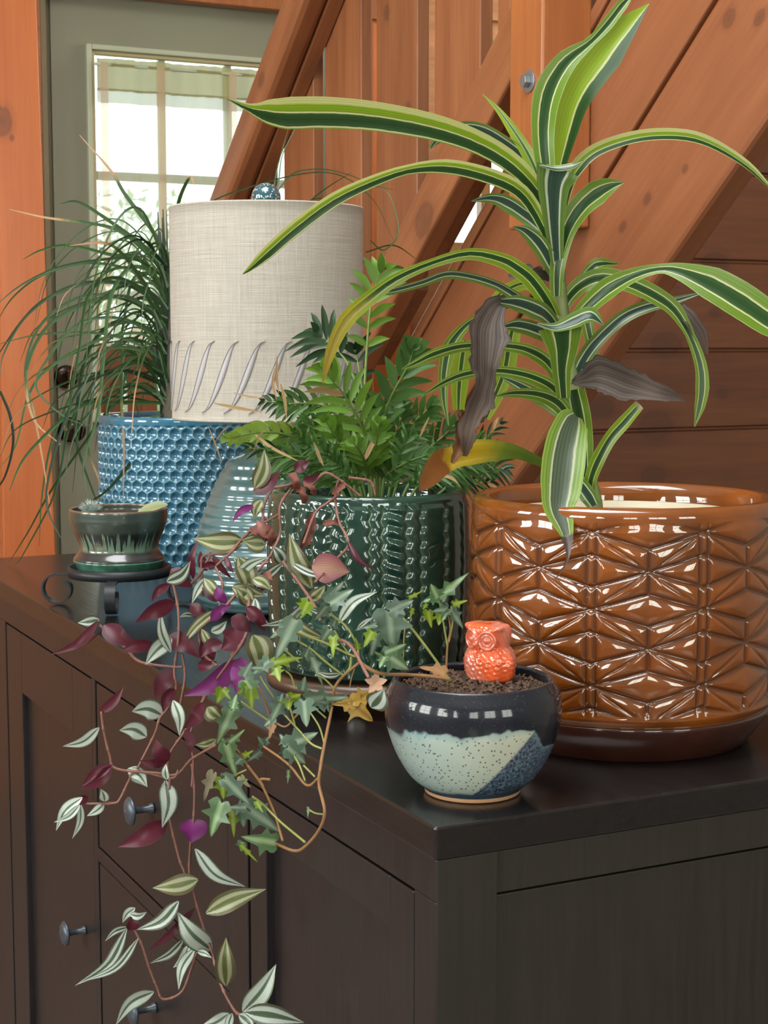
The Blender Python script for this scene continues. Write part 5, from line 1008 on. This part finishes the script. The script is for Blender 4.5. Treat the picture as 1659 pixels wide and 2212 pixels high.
IS = [(I_,[(1900,720),(1750,700),(1600,690),(1400,680),(1280,620),(1240,575)],2.0,'r'),(I_,[(1250,600),(1130,700),(1070,790),(1050,930),(1000,1180),(970,1350),(960,1480),(1000,1670),(960,1800),(860,1920),(780,1950),(640,1895)],1.7,'r'),
 (I_,[(1245,570),(1230,480),(1160,350),(1040,250)],1.2,'g'),(I_,[(1220,560),(1170,540),(1000,460),(780,380)],1.3,'g'),(I_,[(1140,700),(1000,590),(880,490),(730,410)],1.2,'g'),(I_,[(1170,540),(1120,460),(1070,370)],1.0,'g'),(I_,[(1080,800),(1000,720),(940,690)],1.,'g'),(I_,[(1190,560),(1180,640),(1130,700)],1.4,'g'),(I_,[(820,600),(690,490)],1.,'g'),
 (I_,[(700,1880),(640,1680),(550,1480),(450,1340)],1.5,'r'),(I_,[(860,1890),(680,1740),(560,1620),(480,1560)],1.3,'g'),(I_,[(1000,1190),(960,1060),(890,950)],1.,'g'),(I_,[(980,1220),(900,1180),(800,1070),(690,950)],1.2,'g'),(I_,[(955,1430),(870,1480),(740,1330),(560,1200)],1.4,'r'),(I_,[(610,990),(560,850),(520,770)],1.2,'r'),(I_,[(600,1020),(500,950),(400,880)],1.1,'g'),
 (I_,[(1010,1000),(920,920)],1.,'g'),(I_,[(630,1020),(720,1060),(800,980),(840,960)],1.1,'r'),(I_,[(930,1420),(850,1340)],1.,'g'),(I_,[(860,1450),(820,1340),(780,1270)],1.,'g'),(I_,[(460,1360),(400,1260),(340,1190)],1.1,'r'),(I_,[(440,1370),(330,1420)],1.,'g'),(I_,[(990,1690),(930,1680),(880,1650)],.9,'g'),(I_,[(560,1490),(540,1440),(610,1440)],1.6,'r'),(I_,[(790,790),(760,700),(720,660)],1,'g'),(I_,[(640,860),(560,740),(540,700)],1,'g'),(I_,[(790,1060),(760,950),(740,900)],1,'g'),
 (I_,[(1180,780),(1190,720),(1215,640)],.7,'r'),
 (J_,[(640,900),(520,730),(400,570),(300,450)],1.5,'g'),(J_,[(610,810),(620,640),(640,530),(620,400)],1.2,'r'),(J_,[(620,660),(590,480),(560,310)],1.1,'g'),(J_,[(630,620),(655,480),(650,370)],1.,'g'),(J_,[(300,820),(310,560),(330,500)],.8,'g')]
for f_, pl, r_, c_ in IS:
    q = [f_(*p) for p in pl]; ds = [min(1.35, idp(*p))+.003 if p[0] < 870 else 1.33 for p in q]
    mk('stem', *tube(catmull([P(*p, dd) for p, dd in zip(q, ds)], 10*len(q)), r_*.00062*1.25, 6), M_ipet if c_ == 'g' else M_ibr, ivy)
# little star-shaped dried flower beside the ivy
c = P(812, 1475, 1.36)
for j in range(5):
    a = 2*PI*j/5+.3; tdir = rt*math.cos(a)+up*math.sin(a); V, Fc, uv = ribbon([c, c+tdir*.005-fw*.002, c+tdir*.010-fw*.004], [.0015, .0035, .0004], 6, 0, .2, 3); mk('petal', V, Fc, plain('pale_peach', (.60, .36, .24), .7), ivy, uv=uv)
# --- parlour palm in the green pot
def palmmat(name, c1, c2, tr=.35):
    return leafmat(name, [(0, c1), (.1, c2), (.25, c1), (.45, c2), (.6, c1), (1, c2)], .42, tr, lines=.15, vn=.25)
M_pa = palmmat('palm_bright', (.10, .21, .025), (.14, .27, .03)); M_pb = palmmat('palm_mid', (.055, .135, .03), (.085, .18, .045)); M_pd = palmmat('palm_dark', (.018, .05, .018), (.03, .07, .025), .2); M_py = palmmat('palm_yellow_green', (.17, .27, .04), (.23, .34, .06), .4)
M_tan = leafmat('dry_palm_leaflet', [(0, (.36, .22, .10)), (1, (.42, .28, .14))], .7, .15); M_rach = plain('palm_stalk', (.14, .22, .05), .45, noise=.2)
palm = empty('parlour_palm', P(815, 1085, 1.70), 'bushy parlour palm with feathery green fronds growing in the green ribbed pot', 'plant')
def K(x, y): return (450+x/2.37, 500+y/2.37)
def frond(pl, mat, n, L, wd, t0, d0=1.70, d1=1.62, ang=62, dens=1.0, sides=(1, 1), droop=.15):
    q = [K(*p) for p in pl]; q = [(q[0][0]*.5+815*.5, 1112)]+q
    m = len(q); ds = [1.705]+list(np.linspace(1.705, d1, m-1)) if d0 == 1.70 else list(np.linspace(1.72, d1, m))
    c2 = catmull([(x, y, dd) for (x, y), dd in zip(q, ds)], 60)
    c3 = np.array([P(x, y, dd) for x, y, dd in c2]); fo = mk('frond', *tube(c3, interp([.0019, .0016, .0012, .0005], 60), 6), M_rach, palm)
    for i in range(n):
        t = t0+(1-t0)*(i/(n-1)); k_ = min(58, int(t*59)); p = c2[k_]; tg = c2[k_+1]-c2[max(0, k_-1)]; tg = tg[:2]/np.linalg.norm(tg[:2])
        f = math.sin(PI*(.18+.74*(i/(n-1))))**.7; ll = L/2.37*f*random.uniform(.9, 1.08); a = math.radians(ang*(1-.55*(i/(n-1)))+random.uniform(-5, 5))
        for s_ in (-1, 1):
            if not sides[0 if s_ < 0 else 1]: continue
            lk = ll*(sides[0] if s_ < 0 else sides[1])
            ca, sa = math.cos(a*s_), math.sin(a*s_); dv = np.array([tg[0]*ca-tg[1]*sa, tg[0]*sa+tg[1]*ca])
            e = p[:2]+dv*lk+np.array([0, lk*droop]); md = p[:2]+dv*lk*.5+np.array([0, -lk*.03])
            dz = random.uniform(-.03, .012)
            V, Fc, uv = ribbon([P(p[0], p[1], p[2]), P(md[0], md[1], p[2]+dz*.4), P(e[0], e[1], p[2]+dz)], [wd/2.37*h*p[2]/F0*random.uniform(.85, 1.1) for h in (.15, .8, 1, .95, .75, .45, .05)], 12, random.uniform(-.5, .5), .25, 5)
            mk('leaflet', V, Fc, M_tan if random.random() < .03 else mat, fo, uv=uv)
FR = [
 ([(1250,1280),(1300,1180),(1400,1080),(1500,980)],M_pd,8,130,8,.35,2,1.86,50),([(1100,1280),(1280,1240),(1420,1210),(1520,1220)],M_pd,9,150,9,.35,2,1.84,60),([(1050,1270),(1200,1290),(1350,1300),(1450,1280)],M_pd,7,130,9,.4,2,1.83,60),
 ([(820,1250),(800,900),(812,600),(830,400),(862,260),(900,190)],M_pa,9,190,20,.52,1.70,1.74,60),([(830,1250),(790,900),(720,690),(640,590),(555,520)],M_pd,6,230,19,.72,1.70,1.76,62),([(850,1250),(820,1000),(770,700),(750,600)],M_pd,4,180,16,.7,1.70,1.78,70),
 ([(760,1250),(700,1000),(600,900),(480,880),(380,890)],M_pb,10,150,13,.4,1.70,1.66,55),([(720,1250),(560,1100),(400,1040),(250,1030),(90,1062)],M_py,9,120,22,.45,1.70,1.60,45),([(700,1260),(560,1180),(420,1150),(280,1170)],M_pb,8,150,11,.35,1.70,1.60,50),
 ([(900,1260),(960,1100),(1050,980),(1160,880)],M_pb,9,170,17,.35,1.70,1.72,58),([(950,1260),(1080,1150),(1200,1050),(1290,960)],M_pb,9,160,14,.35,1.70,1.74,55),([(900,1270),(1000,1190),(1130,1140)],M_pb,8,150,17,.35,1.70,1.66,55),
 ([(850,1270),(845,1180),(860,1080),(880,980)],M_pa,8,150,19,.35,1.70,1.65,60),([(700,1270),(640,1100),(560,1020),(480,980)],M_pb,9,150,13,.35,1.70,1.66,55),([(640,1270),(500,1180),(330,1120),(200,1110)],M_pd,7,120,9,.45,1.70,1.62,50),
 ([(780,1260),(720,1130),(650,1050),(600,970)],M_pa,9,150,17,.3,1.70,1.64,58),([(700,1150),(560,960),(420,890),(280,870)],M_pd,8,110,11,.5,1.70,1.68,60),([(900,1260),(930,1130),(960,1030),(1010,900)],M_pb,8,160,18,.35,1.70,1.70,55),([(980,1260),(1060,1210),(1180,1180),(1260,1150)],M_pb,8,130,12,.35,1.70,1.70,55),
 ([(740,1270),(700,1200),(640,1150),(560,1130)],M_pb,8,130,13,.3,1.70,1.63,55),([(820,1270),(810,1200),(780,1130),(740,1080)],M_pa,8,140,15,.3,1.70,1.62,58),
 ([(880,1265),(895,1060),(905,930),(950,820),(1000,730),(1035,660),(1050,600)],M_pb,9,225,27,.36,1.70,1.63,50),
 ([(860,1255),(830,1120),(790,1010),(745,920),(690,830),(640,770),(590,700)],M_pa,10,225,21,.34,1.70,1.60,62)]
for f_ in FR:
    frond(*f_)
for q, h in (([(352,640),(350,740),(360,830)],8),([(130,825),(200,845),(290,855)],5),([(30,880),(150,905),(280,925)],9),([(370,780),(390,860),(400,960)],9),([(240,1040),(330,1110),(470,1180)],8),([(540,1080),(570,1160),(590,1200)],9),([(340,700),(330,780),(350,860)],7),([(0,1000),(40,1100),(70,1190)],4),([(1130,950),(1100,1010),(1080,1060)],6),([(1180,1245),(1240,1260),(1280,1290)],9),([(300,1000),(260,1050),(230,1130)],5),([(100,990),(60,1040),(20,1100)],3)):
    V, Fc, uv = ribbon([P(*K(*p), 1.62) for p in q], [h*x/2.37*1.62/F0 for x in (.3, 1, .9, .1)], 12, .3, .2, 5, .08); mk('dry_leaflet', V, Fc, M_tan, palm, uv=uv)
# --- ponytail palm in the blue pot
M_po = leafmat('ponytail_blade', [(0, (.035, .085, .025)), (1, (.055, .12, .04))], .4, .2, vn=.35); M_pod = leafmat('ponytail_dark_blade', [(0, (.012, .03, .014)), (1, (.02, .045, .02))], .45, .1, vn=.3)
M_pot_ = leafmat('ponytail_tan_tip', [(0, (.04, .09, .03)), (1, (.06, .12, .04))], .45, .2, vstops=[(0, (0, 0, 0), 0), (.62, (.3, .3, .1), 0), (.74, (.5, .30, .16), 1), (1, (.5, .32, .2), 1)])
pon = empty('ponytail_palm', P(385, 925, 2.80), 'ponytail palm with long thin drooping grass-like leaves growing in the blue honeycomb pot', 'plant')
V, Fc, uv, mask = lathe(*P(385, 925, 2.80)[:2], [(.034, ht-.030), (.030, ht-.01), (.022, ht+.03), (.017, ht+.09), (.014, ht+.17), (.004, ht+.19)], 32)
mk('trunk', V, Fc, plain('grey_bark', (.085, .07, .05), .85, noise=.5, nscale=60, bump=1), pon, uv=uv)
def blade(pts, hw, mat=None, d0=2.80, d1=2.72, n=26):
    m = len(pts); q = [P(x, y, d0+(d1-d0)*(j/(m-1))) for j, (x, y) in enumerate(pts)]
    V, Fc, uv = ribbon(q, [hw*a*d0/F0 for a in (.9, 1, 1, .9, .75, .5, .15)], n, random.uniform(-.4, .4), .3, 3)
    for v in V:
        if v[0] > CX-.01 and v[1] < CY1+.02: v[2] = max(v[2], TOP+.004)
    mk('leaf', V, Fc, mat or random.choice((M_po, M_po, M_po, M_pod, M_pot_)), pon, uv=uv)
# upright dark bundle
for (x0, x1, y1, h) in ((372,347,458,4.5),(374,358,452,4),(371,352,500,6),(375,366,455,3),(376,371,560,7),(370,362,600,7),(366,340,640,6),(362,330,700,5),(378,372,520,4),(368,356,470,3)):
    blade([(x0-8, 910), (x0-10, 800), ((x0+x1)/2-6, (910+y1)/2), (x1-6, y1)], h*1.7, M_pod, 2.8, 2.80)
T_ = [  # traced long arcs
 [(358,640),(300,590),(200,568),(100,590),(30,640),(-10,700)],[(356,600),(290,560),(205,563),(120,580),(40,620),(-20,670)],[(360,660),(300,620),(200,610),(110,640),(50,690),(-20,790)],[(352,660),(260,612),(150,620),(60,680),(10,760),(0,810)],
 [(356,700),(280,650),(180,640),(90,700),(55,800),(75,900),(95,1010),(110,1110)],[(352,690),(260,640),(120,690),(60,790),(70,900),(130,960)],[(354,740),(300,700),(240,700),(190,760),(170,850),(165,950),(200,1060),(222,1110)],[(356,780),(290,740),(210,720),(90,722),(-10,745)],
 [(362,720),(330,660),(300,620),(240,600),(190,640),(170,760),(150,880),(130,990)],[(360,800),(300,770),(240,780),(200,830),(150,920),(120,1060),(60,1180),(5,1270)],[(360,860),(300,850),(240,880),(180,960),(110,1060),(60,1150),(10,1230)],[(365,830),(320,790),(270,760),(262,850),(267,960),(266,1095)],
 [(362,600),(330,560),(260,500),(180,480),(100,470),(20,452)],[(362,590),(320,540),(240,480),(170,437),(130,440)],[(365,560),(330,500),(270,420),(240,370),(172,292)],[(368,520),(385,440),(400,400),(412,384),(420,400)],
 [(356,640),(300,560),(240,550),(150,530),(90,540),(50,560)],[(360,700),(310,610),(240,530),(150,530)],[(350,850),(280,830),(210,860),(190,960),(215,1040),(240,1120)],[(350,830),(260,800),(180,830),(130,940),(100,1080),(140,1180)],
 [(366,900),(330,900),(280,925),(300,1000),(305,1080)],[(372,905),(400,930),(405,990),(385,1080),(360,1100)],[(390,915),(445,940),(446,1040),(430,1120),(400,1190)],[(395,910),(480,930),(500,970)],[(366,880),(330,930),(290,990),(230,1060),(180,1090)],
 [(360,760),(300,720),(200,740),(100,800),(60,860),(35,960),(0,1010)],[(0,845),(22,900),(28,960),(10,1030),(-20,1070)],[(356,745),(270,690),(170,700),(100,780),(80,840),(140,900),(200,920)],[(358,870),(250,870),(170,880),(60,980),(20,1060)],
 [(355,770),(250,750),(170,790),(150,860),(110,960),(90,1080),(85,1180)],[(360,690),(340,600),(290,600),(270,680),(262,760),(280,840),(300,900),(285,960)],[(358,650),(330,590),(280,580),(240,640),(225,760),(210,900),(180,1000),(190,1090)]]
for q in T_: blade(q, random.uniform(3.0, 4.6), None, 2.80, random.uniform(2.62, 2.85), 44)
for i in range(72):
    y0 = random.uniform(560, 890); x0 = random.uniform(348, 368); L = random.uniform(90, 330); a = random.uniform(-.05, .95)*PI/2*.8; dr = random.uniform(.3, 1.1)
    dx, dy = -math.cos(a)*L, -math.sin(a)*L*.55
    if i % 3 == 0: L *= .6; dx *= .6
    q = [(x0, y0), (x0+dx*.35, y0+dy*.8-12), (x0+dx*.7, y0+dy*.9+L*.10*dr), (x0+dx*(1.0), y0+dy*.55+L*.38*dr), (x0+dx*1.12, y0+dy*.1+L*.8*dr)]
    if q[-1][1] > 1120: q = q[:4]
    blade(q, random.uniform(1.3, 2.8), None, 2.80+random.uniform(-.03, .03), 2.8+random.uniform(-.25, .2), 30)
for q in ([(372,620),(420,470),(520,410),(700,372),(800,425),(850,520)],[(560,470),(585,430),(600,360),(625,270)],[(560,460),(610,400),(640,372),(700,366),(760,380),(800,400)],[(640,460),(700,410),(760,372)],[(572,470),(600,400),(612,330),(660,240)],[(660,452),(720,420),(780,400),(850,410)],[(780,560),(820,600),(850,640)],[(800,520),(830,540),(860,500),(840,420),(800,400)],[(620,470),(680,430),(720,440)],[(790,545),(850,530),(900,560)]):
    blade(q, 1.6, M_po, 2.86, 2.95, 34)

# close undergrowth of narrow leaflets low in the palm, too dense to count
V = []; Fc = []; uv = []
for i in range(34):
    a = random.uniform(-1, 1); ex_ = 815+a*270; ey_ = 1035-(1-abs(a))*random.uniform(30, 190)-random.uniform(0, 90); dd = random.uniform(1.64, 1.80)
    c2 = catmull([(815+a*60, 1112), (815+a*110, 1040), (815+(ex_-815)*.75, ey_+20), (ex_, ey_)], 30)
    for j in range(12):
        t = .3+.7*j/11; k_ = min(28, int(t*29)); p = c2[k_]; tg = c2[k_+1]-c2[k_-1]; tg /= np.linalg.norm(tg)
        for s_ in (-1, 1):
            an = s_*math.radians(random.uniform(28, 62)); ll = random.uniform(32, 62)*math.sin(PI*(.2+.7*j/11)); dv = np.array([tg[0]*math.cos(an)-tg[1]*math.sin(an), tg[0]*math.sin(an)+tg[1]*math.cos(an)])
            e = p+dv*ll+[0, ll*.12]; v_, f_, u_ = ribbon([P(p[0], p[1], dd), P(*(p+dv*ll*.5), dd-.005), P(e[0], e[1], dd+random.uniform(-.02, .01))], [h*random.uniform(2.6, 4.6)*dd/F0 for h in (.2, 1, .9, .5, .05)], 6, random.uniform(-.5, .5), .2, 3)
            n = len(V); V += v_; uv += u_; Fc += [tuple(q+n for q in g_) for g_ in f_]
tag(mk('undergrowth', V, Fc, M_pb, palm, uv=uv), kind='stuff')

for i in range(46):      # the crown's other side, behind the lamp
    y0 = random.uniform(560, 880); x0 = random.uniform(378, 394); L = random.uniform(90, 230); a = random.uniform(0, .8)*PI/2*.7; dr = random.uniform(.4, 1.1)
    dx, dy = math.cos(a)*L, -math.sin(a)*L*.4
    q = [(x0, y0), (x0+dx*.35, max(480, y0+dy*.8-10)), (x0+dx*.7, max(480, y0+dy*.9+L*.10*dr)), (x0+dx, y0+dy*.55+L*.38*dr), (x0+dx*1.1, min(900, y0+dy*.1+L*.8*dr))]
    blade(q, random.uniform(1.4, 2.8), None, 2.82, 2.82+random.uniform(.0, .3), 26)
